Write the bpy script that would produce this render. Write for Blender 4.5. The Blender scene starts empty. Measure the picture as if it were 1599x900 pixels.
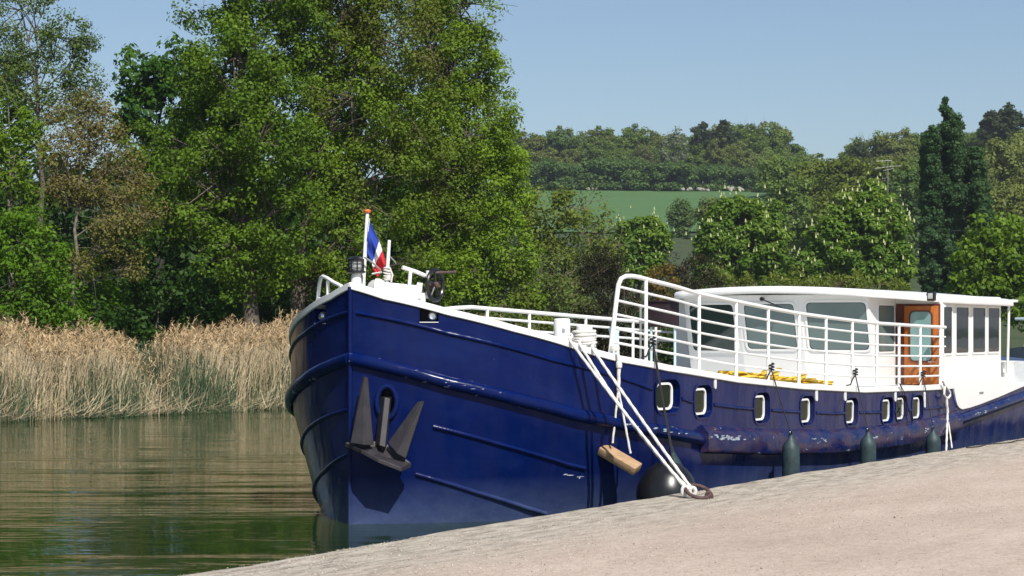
import bpy, bmesh, math, random
import numpy as np
from mathutils import Vector

rad = math.radians
scene = bpy.context.scene
COL = scene.collection

# ------------------------------------------------------------------ camera
CAM_H = 2.1                      # eye height above the water
cd = bpy.data.cameras.new("camera"); cam = bpy.data.objects.new("camera", cd); COL.objects.link(cam)
cam.location = (0, 0, CAM_H); cam.rotation_euler = (rad(90), 0, 0)
cd.sensor_width = 36; cd.lens = 3100 / 1599 * 36; cd.shift_y = 60 / 1599
cd.clip_start = .1; cd.clip_end = 6000
scene.camera = cam

# ------------------------------------------------------------------ sky, sun, exposure
SUN_EL, SUN_AZ = rad(47), math.atan2(.36, -.93)      # azimuth measured from +Y towards +X
world = bpy.data.worlds.new("World"); scene.world = world; world.use_nodes = True
wn = world.node_tree.nodes; wl = world.node_tree.links
sky = wn.new("ShaderNodeTexSky"); sky.sky_type = 'NISHITA'; sky.sun_disc = False
sky.sun_elevation = SUN_EL; sky.sun_rotation = SUN_AZ
sky.air_density = 1.0; sky.dust_density = 0.55; sky.ozone_density = 3.0
wl.new(sky.outputs[0], wn["Background"].inputs[0]); wn["Background"].inputs[1].default_value = .090
sd = bpy.data.lights.new("sun", 'SUN'); sd.energy = 5.0; sd.angle = rad(.5); sd.color = (1, .95, .87)
sun = bpy.data.objects.new("sun", sd); COL.objects.link(sun)
S_dir = Vector((math.sin(SUN_AZ) * math.cos(SUN_EL), math.cos(SUN_AZ) * math.cos(SUN_EL), math.sin(SUN_EL)))
sun.rotation_euler = S_dir.to_track_quat('Z', 'Y').to_euler(); sun.location = (20, -30, 40)
vs = scene.view_settings; vs.view_transform = 'Standard'; vs.look = 'None'; vs.gamma = 1; vs.exposure = .22
vs.use_curve_mapping = False
scene.cycles.max_bounces = 8; scene.cycles.transparent_max_bounces = 8

# ------------------------------------------------------------------ materials
def new_mat(name):
    m = bpy.data.materials.new(name); m.use_nodes = True
    return m, m.node_tree.nodes, m.node_tree.links, m.node_tree.nodes["Principled BSDF"]

def noise(N, L, scale, detail=4, rough=.6, vec=None, mapscale=None, coord='Object'):
    t = N.new("ShaderNodeTexNoise"); t.inputs["Scale"].default_value = scale
    t.inputs["Detail"].default_value = detail; t.inputs["Roughness"].default_value = rough
    if vec is None:
        c = N.new("ShaderNodeTexCoord"); vec = c.outputs[coord]
    if mapscale is not None:
        mp = N.new("ShaderNodeMapping"); mp.inputs["Scale"].default_value = mapscale
        L.new(vec, mp.inputs[0]); vec = mp.outputs[0]
    L.new(vec, t.inputs["Vector"])
    return t

def ramp(N, L, src, stops, interp='LINEAR'):
    r = N.new("ShaderNodeValToRGB"); r.color_ramp.interpolation = interp
    el = r.color_ramp.elements
    while len(el) > 1: el.remove(el[-1])
    for i, (p, c) in enumerate(stops):
        e = el[0] if i == 0 else el.new(p)
        e.position = p; e.color = (*c, 1) if len(c) == 3 else c
    L.new(src, r.inputs[0]); return r

def mixc(N, L, fac, a, b, mode='MIX'):
    m = N.new("ShaderNodeMix"); m.data_type = 'RGBA'; m.blend_type = mode
    for sock, val in ((m.inputs[0], fac), (m.inputs[6], a), (m.inputs[7], b)):
        if isinstance(val, (int, float)): sock.default_value = val
        elif isinstance(val, tuple): sock.default_value = (*val, 1) if len(val) == 3 else val
        else: L.new(val, sock)
    return m.outputs[2]

def bump(N, L, P, height, strength=.3, dist=.01):
    b = N.new("ShaderNodeBump"); b.inputs["Strength"].default_value = strength
    b.inputs["Distance"].default_value = dist
    L.new(height, b.inputs["Height"]); L.new(b.outputs[0], P.inputs["Normal"]); return b

def simple(name, col, rough=.5, metal=0, var=.15, scale=6, bumpy=0, coat=0, spec=.5):
    m, N, L, P = new_mat(name)
    n = noise(N, L, scale)
    lo = tuple(c * (1 - var) for c in col); hi = tuple(min(1, c * (1 + var)) for c in col)
    r = ramp(N, L, n.outputs[0], [(.3, lo), (.7, hi)])
    L.new(r.outputs[0], P.inputs["Base Color"])
    P.inputs["Roughness"].default_value = rough; P.inputs["Metallic"].default_value = metal
    P.inputs["Coat Weight"].default_value = coat; P.inputs["Specular IOR Level"].default_value = spec
    if bumpy: bump(N, L, P, n.outputs[0], bumpy, .01)
    return m

def hull_paint(name, chips=0.0, quay_reflection=True, rusty=0.0):
    m, N, L, P = new_mat(name)
    c = N.new("ShaderNodeTexCoord")
    n1 = noise(N, L, .9, 5, .65, c.outputs['Object'], (1, 1, 3))
    r1 = ramp(N, L, n1.outputs[0], [(.3, (.0006, .0060, .058)), (.7, (.0010, .0095, .082))])
    col = r1.outputs[0]
    # sunlit quay's reflection painted in as dull streaks, stronger towards the stern
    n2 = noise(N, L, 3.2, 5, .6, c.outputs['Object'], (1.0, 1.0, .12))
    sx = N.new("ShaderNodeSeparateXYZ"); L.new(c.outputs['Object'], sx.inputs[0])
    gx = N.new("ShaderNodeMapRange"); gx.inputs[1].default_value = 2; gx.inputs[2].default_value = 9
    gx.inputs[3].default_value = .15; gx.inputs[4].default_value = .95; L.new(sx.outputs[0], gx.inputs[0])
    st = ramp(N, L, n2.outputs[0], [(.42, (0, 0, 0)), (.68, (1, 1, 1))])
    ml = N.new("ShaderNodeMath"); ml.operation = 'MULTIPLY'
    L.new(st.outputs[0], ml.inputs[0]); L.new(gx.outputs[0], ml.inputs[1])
    if quay_reflection: col = mixc(N, L, ml.outputs[0], col, (.036, .037, .090))
    # broad worn, slightly chalky patches
    n6 = noise(N, L, 1.1, 6, .7, c.outputs['Object'], (1, 1, 1.6))
    wp_ = ramp(N, L, n6.outputs[0], [(.50, (0, 0, 0)), (.72, (.55, .55, .55))])
    col = mixc(N, L, wp_.outputs[0], col, (.008, .022, .110))
    if rusty:
        n7 = noise(N, L, 2.2, 6, .7, c.outputs['Object'], (1, 1, 3))
        ru = ramp(N, L, n7.outputs[0], [(.42, (0, 0, 0)), (.60, (rusty, rusty, rusty))])
        col = mixc(N, L, ru.outputs[0], col, (.055, .030, .046))
    # scum line near the water
    wz = N.new("ShaderNodeMapRange"); wz.inputs[1].default_value = .02; wz.inputs[2].default_value = .50
    wz.inputs[3].default_value = 1; wz.inputs[4].default_value = 0; L.new(sx.outputs[2], wz.inputs[0])
    n3 = noise(N, L, 3.5, 8, .75, c.outputs['Object'], (1, 1, 1.8))
    m3 = N.new("ShaderNodeMath"); m3.operation = 'MULTIPLY'
    L.new(wz.outputs[0], m3.inputs[0]); L.new(n3.outputs[0], m3.inputs[1])
    col = mixc(N, L, m3.outputs[0], col, (.085, .115, .20))
    # small scratches and bare spots
    n4 = noise(N, L, 5, 9, .72, c.outputs['Object'], (.7, .7, 2.6))
    t4 = 1 - chips
    ch = ramp(N, L, n4.outputs[0], [(t4 - .012, (0, 0, 0)), (t4 + .012, (1, 1, 1))])
    col = mixc(N, L, ch.outputs[0], col, (.33, .38, .47))
    L.new(col, P.inputs["Base Color"])
    rr = N.new("ShaderNodeMapRange"); rr.inputs[3].default_value = .12; rr.inputs[4].default_value = .28
    L.new(n2.outputs[0], rr.inputs[0]); L.new(rr.outputs[0], P.inputs["Roughness"])
    P.inputs['Specular IOR Level'].default_value = .15
    n5 = noise(N, L, 1.5, 3, .55, c.outputs['Object'], (1, 1, .6))
    bump(N, L, P, n5.outputs[0], .55, .06)
    return m

def leaf_mat(name, dark, mid, light, trans=.42):
    dark, mid, light = (tuple(c * k for c, k in zip(t, (1.50, 1.72, 1.0))) for t in (dark, mid, light))
    m = bpy.data.materials.new(name); m.use_nodes = True
    N, L = m.node_tree.nodes, m.node_tree.links
    N.remove(N["Principled BSDF"]); out = N["Material Output"]
    at = N.new("ShaderNodeAttribute"); at.attribute_name = "tint"
    r = ramp(N, L, at.outputs["Fac"], [(0, dark), (.5, mid), (1, light)])
    d = N.new("ShaderNodeBsdfDiffuse"); t = N.new("ShaderNodeBsdfTranslucent"); g = N.new("ShaderNodeBsdfGlossy")
    g.inputs["Roughness"].default_value = .55; g.inputs["Color"].default_value = (.7, .8, .55, 1)
    L.new(r.outputs[0], d.inputs[0]); L.new(mixc(N, L, 1.0, r.outputs[0], (1.25, 1.2, .6), 'MULTIPLY'), t.inputs[0])
    a = N.new("ShaderNodeMixShader"); a.inputs[0].default_value = trans
    L.new(d.outputs[0], a.inputs[1]); L.new(t.outputs[0], a.inputs[2])
    b = N.new("ShaderNodeMixShader"); b.inputs[0].default_value = .018
    L.new(a.outputs[0], b.inputs[1]); L.new(g.outputs[0], b.inputs[2])
    L.new(b.outputs[0], out.inputs[0]); return m

M = {}
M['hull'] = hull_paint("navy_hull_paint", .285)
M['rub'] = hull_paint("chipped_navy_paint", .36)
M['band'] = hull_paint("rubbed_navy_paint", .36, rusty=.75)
M['white'] = simple("white_gloss_paint", (.80, .80, .78), .32, var=.04, scale=3)
M['white_worn'] = simple("worn_white_paint", (.70, .70, .67), .5, var=.12, scale=14)
M['cabin'] = simple("white_cabin_paint", (.80, .79, .77), .3, var=.03, scale=2)
M['bluewhite'] = simple("pale_blue_paint", (.50, .63, .68), .5, var=.06)
M['deck'] = simple("pale_deck_paint", (.55, .56, .54), .7, var=.12, scale=8)
M['darkgap'] = simple("black_recess", (.006, .006, .012), .7, var=.2)
M['anchor'] = simple("dark_grey_anchor_paint", (.026, .023, .027), .55, var=.35, scale=9, bumpy=.25)
M['rust'] = simple("rusty_iron", (.085, .045, .042), .7, var=.4, scale=30, bumpy=.4)
M['black'] = simple("black_rubber", (.009, .009, .010), .3, var=.2)
M['blackpaint'] = simple("black_paint", (.012, .012, .013), .3, var=.2)
M['teal'] = simple("teal_vinyl", (.020, .042, .048), .55, var=.65, scale=7)
M['wood'] = None
M['yellow'] = simple("yellow_hose", (.78, .50, .035), .5, var=.2, scale=12)
M['orange'] = simple("orange_paint", (.62, .13, .03), .5, var=.1)
M['maroon'] = simple("dark_maroon_paint", (.022, .009, .012), .5, var=.2)
M['steel'] = simple("bright_steel", (.62, .63, .64), .25, metal=.9, var=.1)
M['blackrope'] = simple("black_rope", (.012, .012, .016), .8, var=.3, scale=60)
M['rope'] = simple("white_rope", (.66, .64, .60), .85, var=.15, scale=60, bumpy=.3)
M['flagblue'] = simple("flag_blue", (.010, .040, .30), .8, var=.05)
M['flagwhite'] = simple("flag_white", (.78, .78, .78), .8, var=.03)
M['flagred'] = simple("flag_red", (.52, .012, .020), .8, var=.05)
M['tyre'] = simple("old_rubber", (.02, .02, .02), .8, var=.2)
M['scuff'] = simple("bare_filler_paint", (.36, .41, .48), .8, var=.3, scale=30)
M['stone'] = simple("pale_stone", (.28, .26, .23), .9, var=.3, scale=4, bumpy=.5)
M['galv'] = simple("weathered_aluminium", (.34, .34, .33), .4, metal=.5, var=.15)
M['boat_grey'] = simple("blue_grey_paint", (.32, .33, .40), .4, var=.2)

def glass(name, col, rough=.03, spec=.6):
    m, N, L, P = new_mat(name)
    n = noise(N, L, .8, 3)
    r = ramp(N, L, n.outputs[0], [(.3, tuple(c * .8 for c in col)), (.7, tuple(c * 1.2 for c in col))])
    L.new(r.outputs[0], P.inputs["Base Color"]); P.inputs["Roughness"].default_value = rough
    P.inputs["IOR"].default_value = 1.52; P.inputs["Specular IOR Level"].default_value = spec
    n2 = noise(N, L, 1.1, 2); bump(N, L, P, n2.outputs[0], .08, .02)
    return m
M['glass'] = glass("greenish_window_glass", (.115, .165, .158))
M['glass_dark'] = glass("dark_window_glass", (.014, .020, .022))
M['glass_mid'] = glass("dark_reflection_glass", (.030, .048, .044))  # darker copy for one windscreen pane, dark reflection put into its colour
M['glass_teal'] = glass("pale_teal_door_glass", (.17, .30, .29))
M['port'] = glass("porthole_glass", (.007, .014, .006), .02, .16)
M['lens'] = glass("clear_lamp_lens", (.45, .46, .46), .1)

def wood_mat(name, c1, c2, sc=(2, 2, 14), rough=.5):
    m, N, L, P = new_mat(name)
    n = noise(N, L, 4, 8, .65, None, sc)
    n2 = noise(N, L, 9, 4)
    r = ramp(N, L, n.outputs[0], [(.3, c1), (.7, c2)])
    L.new(mixc(N, L, .25, r.outputs[0], n2.outputs[0], 'MULTIPLY'), P.inputs["Base Color"])
    P.inputs["Roughness"].default_value = rough; bump(N, L, P, n.outputs[0], .25, .006)
    return m
M['door'] = wood_mat("varnished_door_wood", (.36, .098, .012), (.56, .170, .026), (9, 9, 1.2), .3)
M['doorjamb'] = wood_mat("dark_mahogany", (.085, .018, .012), (.14, .035, .02), (9, 9, 1.2), .35)
M['timber'] = wood_mat("weathered_timber", (.34, .20, .10), (.55, .37, .22), (1.5, 9, 9), .85)

M['bark'] = simple("grey_brown_bark", (.105, .085, .066), .9, var=.4, scale=9, bumpy=.8)
M['barkpale'] = simple("pale_bark", (.19, .165, .13), .9, var=.35, scale=9, bumpy=.6)
M['barkdark'] = simple("dark_ivy_bark", (.030, .032, .020), .9, var=.4, scale=9, bumpy=.6)
M['twig'] = simple("brown_twigs", (.16, .115, .075), .9, var=.3, scale=4)

# ------------------------------------------------------------------ mesh helpers
class MB:
    def __init__(s): s.v = []; s.f = []
    def add(s, verts, faces):
        o = len(s.v); s.v += [tuple(map(float, p)) for p in verts]; s.f += [tuple(i + o for i in f) for f in faces]
    def box(s, c, size, rz=0, ax=None):
        c = Vector(c)
        if ax is None: ax = (Vector((math.cos(rz), math.sin(rz), 0)), Vector((-math.sin(rz), math.cos(rz), 0)), Vector((0, 0, 1)))
        h = [Vector(a) * (d / 2) for a, d in zip(ax, size)]
        vs_ = [c + sx * h[0] + sy * h[1] + sz * h[2] for sx in (-1, 1) for sy in (-1, 1) for sz in (-1, 1)]
        s.add(vs_, [(0, 1, 3, 2), (4, 6, 7, 5), (0, 4, 5, 1), (2, 3, 7, 6), (0, 2, 6, 4), (1, 5, 7, 3)])
    def tube(s, pts, r, n=8, closed=False, cap=True, ry=None, twist=0, tref=0):
        pts = [Vector(p) for p in pts]; k = len(pts)
        rs = r if isinstance(r, (list, tuple)) else [r] * k
        up = Vector((0, 0, 1)); rings = []; prev = None
        for i, p in enumerate(pts):
            a = pts[(i - 1) % k] if (closed or i > 0) else p
            b = pts[(i + 1) % k] if (closed or i < k - 1) else p
            d = (b - a)
            d = d.normalized() if d.length > 1e-9 else Vector((0, 0, 1))
            if prev is None:
                ref = up if abs(d.z) < .9 else Vector((1, 0, 0)); x = d.cross(ref).normalized()
            else:
                x = (prev - d * prev.dot(d)).normalized()
            prev = x; y = d.cross(x); ring = []
            for j in range(n):
                t = 2 * math.pi * j / n; rr = rs[i]
                if tref: rr *= 1 + tref * math.cos(3 * (t - twist * i))
                ring.append(p + x * (math.cos(t) * rr) + y * (math.sin(t) * (rr if ry is None else ry * rr / rs[0])))
            rings.append(ring)
        fs = []
        for i in range(k if closed else k - 1):
            for j in range(n):
                a0 = i * n + j; a1 = i * n + (j + 1) % n; b0 = ((i + 1) % k) * n + j; b1 = ((i + 1) % k) * n + (j + 1) % n
                fs.append((a0, a1, b1, b0))
        if cap and not closed:
            fs.append(tuple(range(n))[::-1]); fs.append(tuple((k - 1) * n + j for j in range(n)))
        s.add([p for r_ in rings for p in r_], fs)
    def lathe(s, prof, c, axis=(0, 0, 1), n=20):
        ax = Vector(axis).normalized(); ref = Vector((1, 0, 0)) if abs(ax.x) < .9 else Vector((0, 1, 0))
        x = ax.cross(ref).normalized(); y = ax.cross(x); c = Vector(c); vs_ = []; fs = []
        for r, h in prof:
            for j in range(n):
                t = 2 * math.pi * j / n; vs_.append(c + ax * h + x * (r * math.cos(t)) + y * (r * math.sin(t)))
        for i in range(len(prof) - 1):
            for j in range(n):
                fs.append((i * n + j, i * n + (j + 1) % n, (i + 1) * n + (j + 1) % n, (i + 1) * n + j))
        fs.append(tuple(range(n))[::-1]); fs.append(tuple((len(prof) - 1) * n + j for j in range(n)))
        s.add(vs_, fs)
    def prism(s, poly, d):
        """closed body between polygon poly and poly shifted by vector d"""
        k = len(poly); d = Vector(d); A = [Vector(p) for p in poly]
        s.add(A + [p + d for p in A], [tuple(range(k))[::-1], tuple(range(k, 2 * k))] +
              [(i, (i + 1) % k, k + (i + 1) % k, k + i) for i in range(k)])
    def loft(s, rings, closed=True, caps=True):
        k = len(rings[0]); fs = []
        for i in range(len(rings) - 1):
            for j in range(k if closed else k - 1):
                fs.append((i * k + j, i * k + (j + 1) % k, (i + 1) * k + (j + 1) % k, (i + 1) * k + j))
        if caps:
            fs.append(tuple(range(k))[::-1]); fs.append(tuple((len(rings) - 1) * k + j for j in range(k)))
        s.add([p for r in rings for p in r], fs)
    def build(s, name, mat, parent=None, smooth=True, angle=35, bevel=0, recalc=True):
        me = bpy.data.meshes.new(name); me.from_pydata(s.v, [], s.f); 
        if recalc:
            bm = bmesh.new(); bm.from_mesh(me)
            bmesh.ops.remove_doubles(bm, verts=bm.verts, dist=1e-5)
            bmesh.ops.recalc_face_normals(bm, faces=bm.faces)
            if bevel:
                es = [e for e in bm.edges if len(e.link_faces) == 2 and e.calc_face_angle(0) > rad(40)]
                bmesh.ops.bevel(bm, geom=es, offset=bevel, segments=2, affect='EDGES', profile=.5)
            bm.to_mesh(me); bm.free()
        for m in (mat if isinstance(mat, list) else [mat]): me.materials.append(m)
        if smooth:
            me.polygons.foreach_set("use_smooth", [True] * len(me.polygons)); me.set_sharp_from_angle(angle=rad(angle))
        o = bpy.data.objects.new(name, me); COL.objects.link(o)
        if parent is not None: o.parent = parent
        return o

def tag(o, label=None, cat=None, group=None, kind=None):
    if label: o["label"] = label
    if cat: o["category"] = cat
    if group: o["group"] = group
    if kind: o["kind"] = kind
    return o

def empty(name, loc=(0, 0, 0), rz=0):
    o = bpy.data.objects.new(name, None); o.location = loc; o.rotation_euler = (0, 0, rz); o.empty_display_size = .3
    COL.objects.link(o); return o

def np_mesh(name, verts, quads, mat, parent=None, tint=None, smooth=False, mat_idx=None, tris=False):
    me = bpy.data.meshes.new(name); nv, nf = len(verts), len(quads); k = quads.shape[1]
    me.vertices.add(nv); me.vertices.foreach_set("co", verts.astype(np.float32).ravel())
    me.loops.add(nf * k); me.loops.foreach_set("vertex_index", quads.astype(np.int32).ravel())
    me.polygons.add(nf); me.polygons.foreach_set("loop_start", np.arange(0, nf * k, k, dtype=np.int32))
    me.polygons.foreach_set("loop_total", np.full(nf, k, np.int32))
    if smooth: me.polygons.foreach_set("use_smooth", np.ones(nf, bool))
    for m in (mat if isinstance(mat, list) else [mat]): me.materials.append(m)
    if mat_idx is not None: me.polygons.foreach_set("material_index", mat_idx.astype(np.int32))
    if tint is not None:
        at = me.attributes.new("tint", 'FLOAT', 'FACE'); at.data.foreach_set("value", tint.astype(np.float32))
    me.update(); me.validate()
    o = bpy.data.objects.new(name, me); COL.objects.link(o)
    if parent is not None: o.parent = parent
    return o

# ------------------------------------------------------------------ frame of the canal: u runs along the barge towards its stern, v towards the quay
TH = rad(31.1266)
A2 = np.array([math.sin(TH), math.cos(TH)]); N2 = np.array([math.cos(TH), -math.sin(TH)]); STEM = np.array([-1.7143, 21.0884])
def W(u, v, z=0.0):
    p = STEM + u * A2 + v * N2; return Vector((p[0], p[1], z))
RZ = math.atan2(A2[1], A2[0])
def B(u, v, z): return Vector((u, -v, z))          # barge-local coordinates

# ------------------------------------------------------------------ setting: water
QZ, QV = .33, 2.99                                  # quay height and the line of its edge
def water():
    m, N, L, P = new_mat("canal_water")
    c = N.new("ShaderNodeTexCoord")
    P.inputs["Base Color"].default_value = (.017, .036, .010, 1); P.inputs["Roughness"].default_value = .025
    P.inputs["IOR"].default_value = 1.333
    n0 = noise(N, L, .12, 3, .5, c.outputs['Object'])
    L.new(ramp(N, L, n0.outputs[0], [(.3, (.014, .031, .007)), (.7, (.021, .041, .010))]).outputs[0], P.inputs["Base Color"])
    n1 = noise(N, L, 1.0, 2, .5, c.outputs['Object'], (.26, 1.25, 1))
    n2 = noise(N, L, 1.0, 3, .55, c.outputs['Object'], (.7, 4.2, 1))
    n3 = noise(N, L, .35, 2, .5, c.outputs['Object'], (.5, 1.2, 1))     # calm and ruffled patches
    pr = ramp(N, L, n3.outputs[0], [(.35, (.25, .25, .25)), (.7, (1, 1, 1))])
    ad = N.new("ShaderNodeMath"); ad.operation = 'MULTIPLY_ADD'; ad.inputs[1].default_value = .5
    L.new(n2.outputs[0], ad.inputs[0]); L.new(n1.outputs[0], ad.inputs[2])
    mu = N.new("ShaderNodeMath"); mu.operation = 'MULTIPLY'; L.new(ad.outputs[0], mu.inputs[0]); L.new(pr.outputs[0], mu.inputs[1])
    bump(N, L, P, mu.outputs[0], .9, .036)
    b = MB(); b.add([(-260, -60, 0), (260, -60, 0), (260, 320, 0), (-260, 320, 0)], [(0, 1, 2, 3)])
    o = b.build("water", m, smooth=False, recalc=False); tag(o, "still green canal water reflecting the reeds", "water", kind="structure")
water()

# ------------------------------------------------------------------ setting: ground, bank, hills
BK = np.array([-5.75, 50.9]); BD = np.array([.630, .7766]); BN = np.array([-.7766, .630])   # waterline of the far bank
def sm(x, a, b):
    t = np.clip((x - a) / (b - a), 0, 1); return t * t * (3 - 2 * t)
def ground_h(x, y):
    x = np.asarray(x, float); y = np.asarray(y, float)
    d = (x - BK[0]) * BN[0] + (y - BK[1]) * BN[1]
    d = d + .25 * np.sin(x * 1.3 + y * .7) + .18 * np.sin(x * 2.9 - y * 1.7)
    h = -1.4 + 1.55 * sm(d, -2.2, .5) + .45 * sm(d, .3, 6)
    yy = np.maximum(y - 138, 0)
    hill = .1115 * np.minimum(yy, 245) + .10 * np.maximum(np.minimum(yy - 245, 90), 0)
    hill = hill * sm(y, 120, 175)
    hill = hill + 5.0 * np.exp(-((x - 74) / 26) ** 2 - ((y - 335) / 55) ** 2) - 7 * np.exp(-((x - 66) / 13) ** 2 - ((y - 395) / 70) ** 2)
    hill = hill + .25 * np.sin(x * .11) * np.sin(y * .07) * sm(y, 150, 200)
    return h + hill * sm(d, 10, 40)
def ground():
    m, N, L, P = new_mat("rough_grass_ground")
    n = noise(N, L, .25, 8, .7); n2 = noise(N, L, 3, 6, .7)
    r = ramp(N, L, n.outputs[0], [(.3, (.030, .055, .014)), (.5, (.060, .090, .026)), (.7, (.085, .095, .035))])
    L.new(mixc(N, L, .5, r.outputs[0], n2.outputs[0], 'MULTIPLY'), P.inputs["Base Color"])
    P.inputs["Roughness"].default_value = .95; bump(N, L, P, n2.outputs[0], .8, .2)
    ys = np.concatenate([np.arange(-80, 30, 10.), np.arange(30, 110, .9), np.arange(110, 480, 4.), np.arange(480, 5000, 150.)])
    xs = np.concatenate([np.arange(-2600, -120, 150.), np.arange(-120, -35, 6.), np.arange(-35, 45, .9), np.arange(45, 190, 4.), np.arange(190, 2800, 150.)])
    X, Y = np.meshgrid(xs, ys); Z = ground_h(X, Y)
    nx, ny = len(xs), len(ys); idx = np.arange(nx * ny).reshape(ny, nx)
    q = np.stack([idx[:-1, :-1], idx[:-1, 1:], idx[1:, 1:], idx[1:, :-1]], -1).reshape(-1, 4)
    o = np_mesh("ground", np.stack([X, Y, Z], -1).reshape(-1, 3), q, m, smooth=True)
    tag(o, "grassy far bank and hillside rising behind the canal", "ground", kind="structure")
    # the green field high on the hillside
    m, N, L, P = new_mat("young_wheat_field")
    n = noise(N, L, .05, 5, .6, None, (1, 4, 1)); n2 = noise(N, L, 1.5, 4, .7, None, (.3, 3, 1))
    r = ramp(N, L, n.outputs[0], [(.3, (.060, .140, .036)), (.7, (.080, .165, .044))])
    L.new(mixc(N, L, .2, r.outputs[0], n2.outputs[0], 'MULTIPLY'), P.inputs["Base Color"]); P.inputs["Roughness"].default_value = .9
    xs = np.arange(-30, 62, 2.); ys = np.arange(262, 386, 2.)
    X, Y = np.meshgrid(xs, ys); Z = ground_h(X, Y) + .25; nx, ny = len(xs), len(ys); idx = np.arange(nx * ny).reshape(ny, nx)
    q = np.stack([idx[:-1, :-1], idx[:-1, 1:], idx[1:, 1:], idx[1:, :-1]], -1).reshape(-1, 4)
    o = np_mesh("field", np.stack([X, Y, Z], -1).reshape(-1, 3), q, m, smooth=True)
    tag(o, "smooth green field sloping below the hilltop wood", "field", kind="structure")
ground()

# ------------------------------------------------------------------ setting: quay
def quay():
    m, N, L, P = new_mat("sandy_quay_concrete")
    c = N.new("ShaderNodeTexCoord"); O = c.outputs['Object']
    nb = noise(N, L, .55, 6, .65, O, (.5, 1.4, 1)); nm = noise(N, L, 9, 8, .78, O, (.8, 1.0, 1)); nf = noise(N, L, 34, 8, .82, O)
    base = ramp(N, L, nb.outputs[0], [(.28, (.41, .33, .27)), (.5, (.49, .40, .33)), (.72, (.575, .485, .405))]).outputs[0]
    mm = ramp(N, L, nm.outputs[0], [(.3, (.72, .70, .68)), (.55, (1, 1, 1)), (.75, (1.12, 1.12, 1.1))])
    base = mixc(N, L, .75, base, mm.outputs[0], 'MULTIPLY')
    gr = ramp(N, L, nf.outputs[0], [(.34, (.50, .47, .45)), (.48, (.96, .96, .96)), (.66, (1.3, 1.28, 1.24))])
    base = mixc(N, L, .8, base, gr.outputs[0], 'MULTIPLY')
    # coping along the edge: bleached, flaking stone
    sx = N.new("ShaderNodeSeparateXYZ"); L.new(O, sx.inputs[0])
    wob = noise(N, L, 1.2, 5, .7, O)
    ed = N.new("ShaderNodeMath"); ed.operation = 'MULTIPLY_ADD'; ed.inputs[1].default_value = 1.1
    L.new(wob.outputs[0], ed.inputs[0]); L.new(sx.outputs[1], ed.inputs[2])
    em = N.new("ShaderNodeMapRange"); em.inputs[1].default_value = -1.35; em.inputs[2].default_value = -.1
    L.new(ed.outputs[0], em.inputs[0])
    fl = noise(N, L, 3.2, 9, .78, O, (.7, 3.0, 1))
    cop = ramp(N, L, fl.outputs[0], [(.34, (.12, .105, .09)), (.44, (.31, .275, .225)), (.56, (.46, .415, .345)), (.72, (.58, .54, .47))]).outputs[0]
    cop = mixc(N, L, .6, cop, gr.outputs[0], 'MULTIPLY')
    base = mixc(N, L, em.outputs[0], base, cop)
    # darker stains
    stn = noise(N, L, .9, 8, .75, O, (.5, 1.6, 1))
    sr = ramp(N, L, stn.outputs[0], [(.58, (1, 1, 1)), (.72, (.58, .56, .54))])
    base = mixc(N, L, .7, base, sr.outputs[0], 'MULTIPLY')
    L.new(base, P.inputs["Base Color"]); P.inputs["Roughness"].default_value = .95
    P.inputs["Specular IOR Level"].default_value = .2
    hsum = N.new("ShaderNodeMath"); hsum.operation = 'MULTIPLY_ADD'; hsum.inputs[1].default_value = 1.0
    L.new(nf.outputs[0], hsum.inputs[0]); hsum.inputs[2].default_value = 0
    bump(N, L, P, hsum.outputs[0], .5, .010)
    rng = np.random.default_rng(4)
    us = np.concatenate([np.arange(-60, -12, 2.), np.arange(-12, 22, .06), np.arange(22, 140, 1.)])
    vs_ = np.concatenate([[0, .015, .04, .08, .14, .22, .32, .45, .6], np.arange(.8, 8, .25), np.arange(8, 90, 4.)])
    U, V = np.meshgrid(us, vs_, indexing='ij')
    def wave(x, seed, n=14, lo=.3, hi=6):
        r = np.random.default_rng(seed); y = 0
        for _ in range(n):
            f = np.exp(r.uniform(np.log(lo), np.log(hi))); y = y + np.sin(x * f + r.uniform(0, 6.3)) / (f ** .8)
        return y
    e = wave(us, 1) * .002 + wave(us, 2, 20, 3, 30) * .004         # broken line of the edge
    chip = np.maximum(0, wave(us, 7, 18, 1, 12) - .9) * .045
    fall = np.exp(-V / .07)
    Vv = V + (e + chip)[:, None] * fall
    Zz = np.where(V == 0, -.035, np.where(V < .02, -.012, 0.0)) + (wave(us, 3)[:, None] * .0015 + wave(us, 9, 20, 3, 25)[:, None] * .005 * np.exp(-V / .10))
    Zz = Zz + .002 * np.sin(U * 1.7 + V * 2.3) + .006 * np.sin(U * .31 - V * .43) - .010 * np.exp(-((V - .62) / .02) ** 2) * (np.sin(us * 2.3) > -.6)[:, None]
    P3 = np.stack([U, -Vv, Zz], -1)
    bot = P3[:, :1].copy(); bot[:, :, 2] = -1.9
    P3 = np.concatenate([bot, P3], 1)
    nu, nv = P3.shape[:2]; idx = np.arange(nu * nv).reshape(nu, nv)
    q = np.stack([idx[:-1, :-1], idx[:-1, 1:], idx[1:, 1:], idx[1:, :-1]], -1).reshape(-1, 4)[:, ::-1]
    o = np_mesh("quay", P3.reshape(-1, 3), q, m, smooth=True)
    o.data.set_sharp_from_angle(angle=rad(50))
    p = W(0, QV); o.location = (p.x, p.y, QZ); o.rotation_euler = (0, 0, RZ)
    tag(o, "sandy beige concrete quay with a crumbling edge", "quay", kind="structure")
quay()
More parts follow.
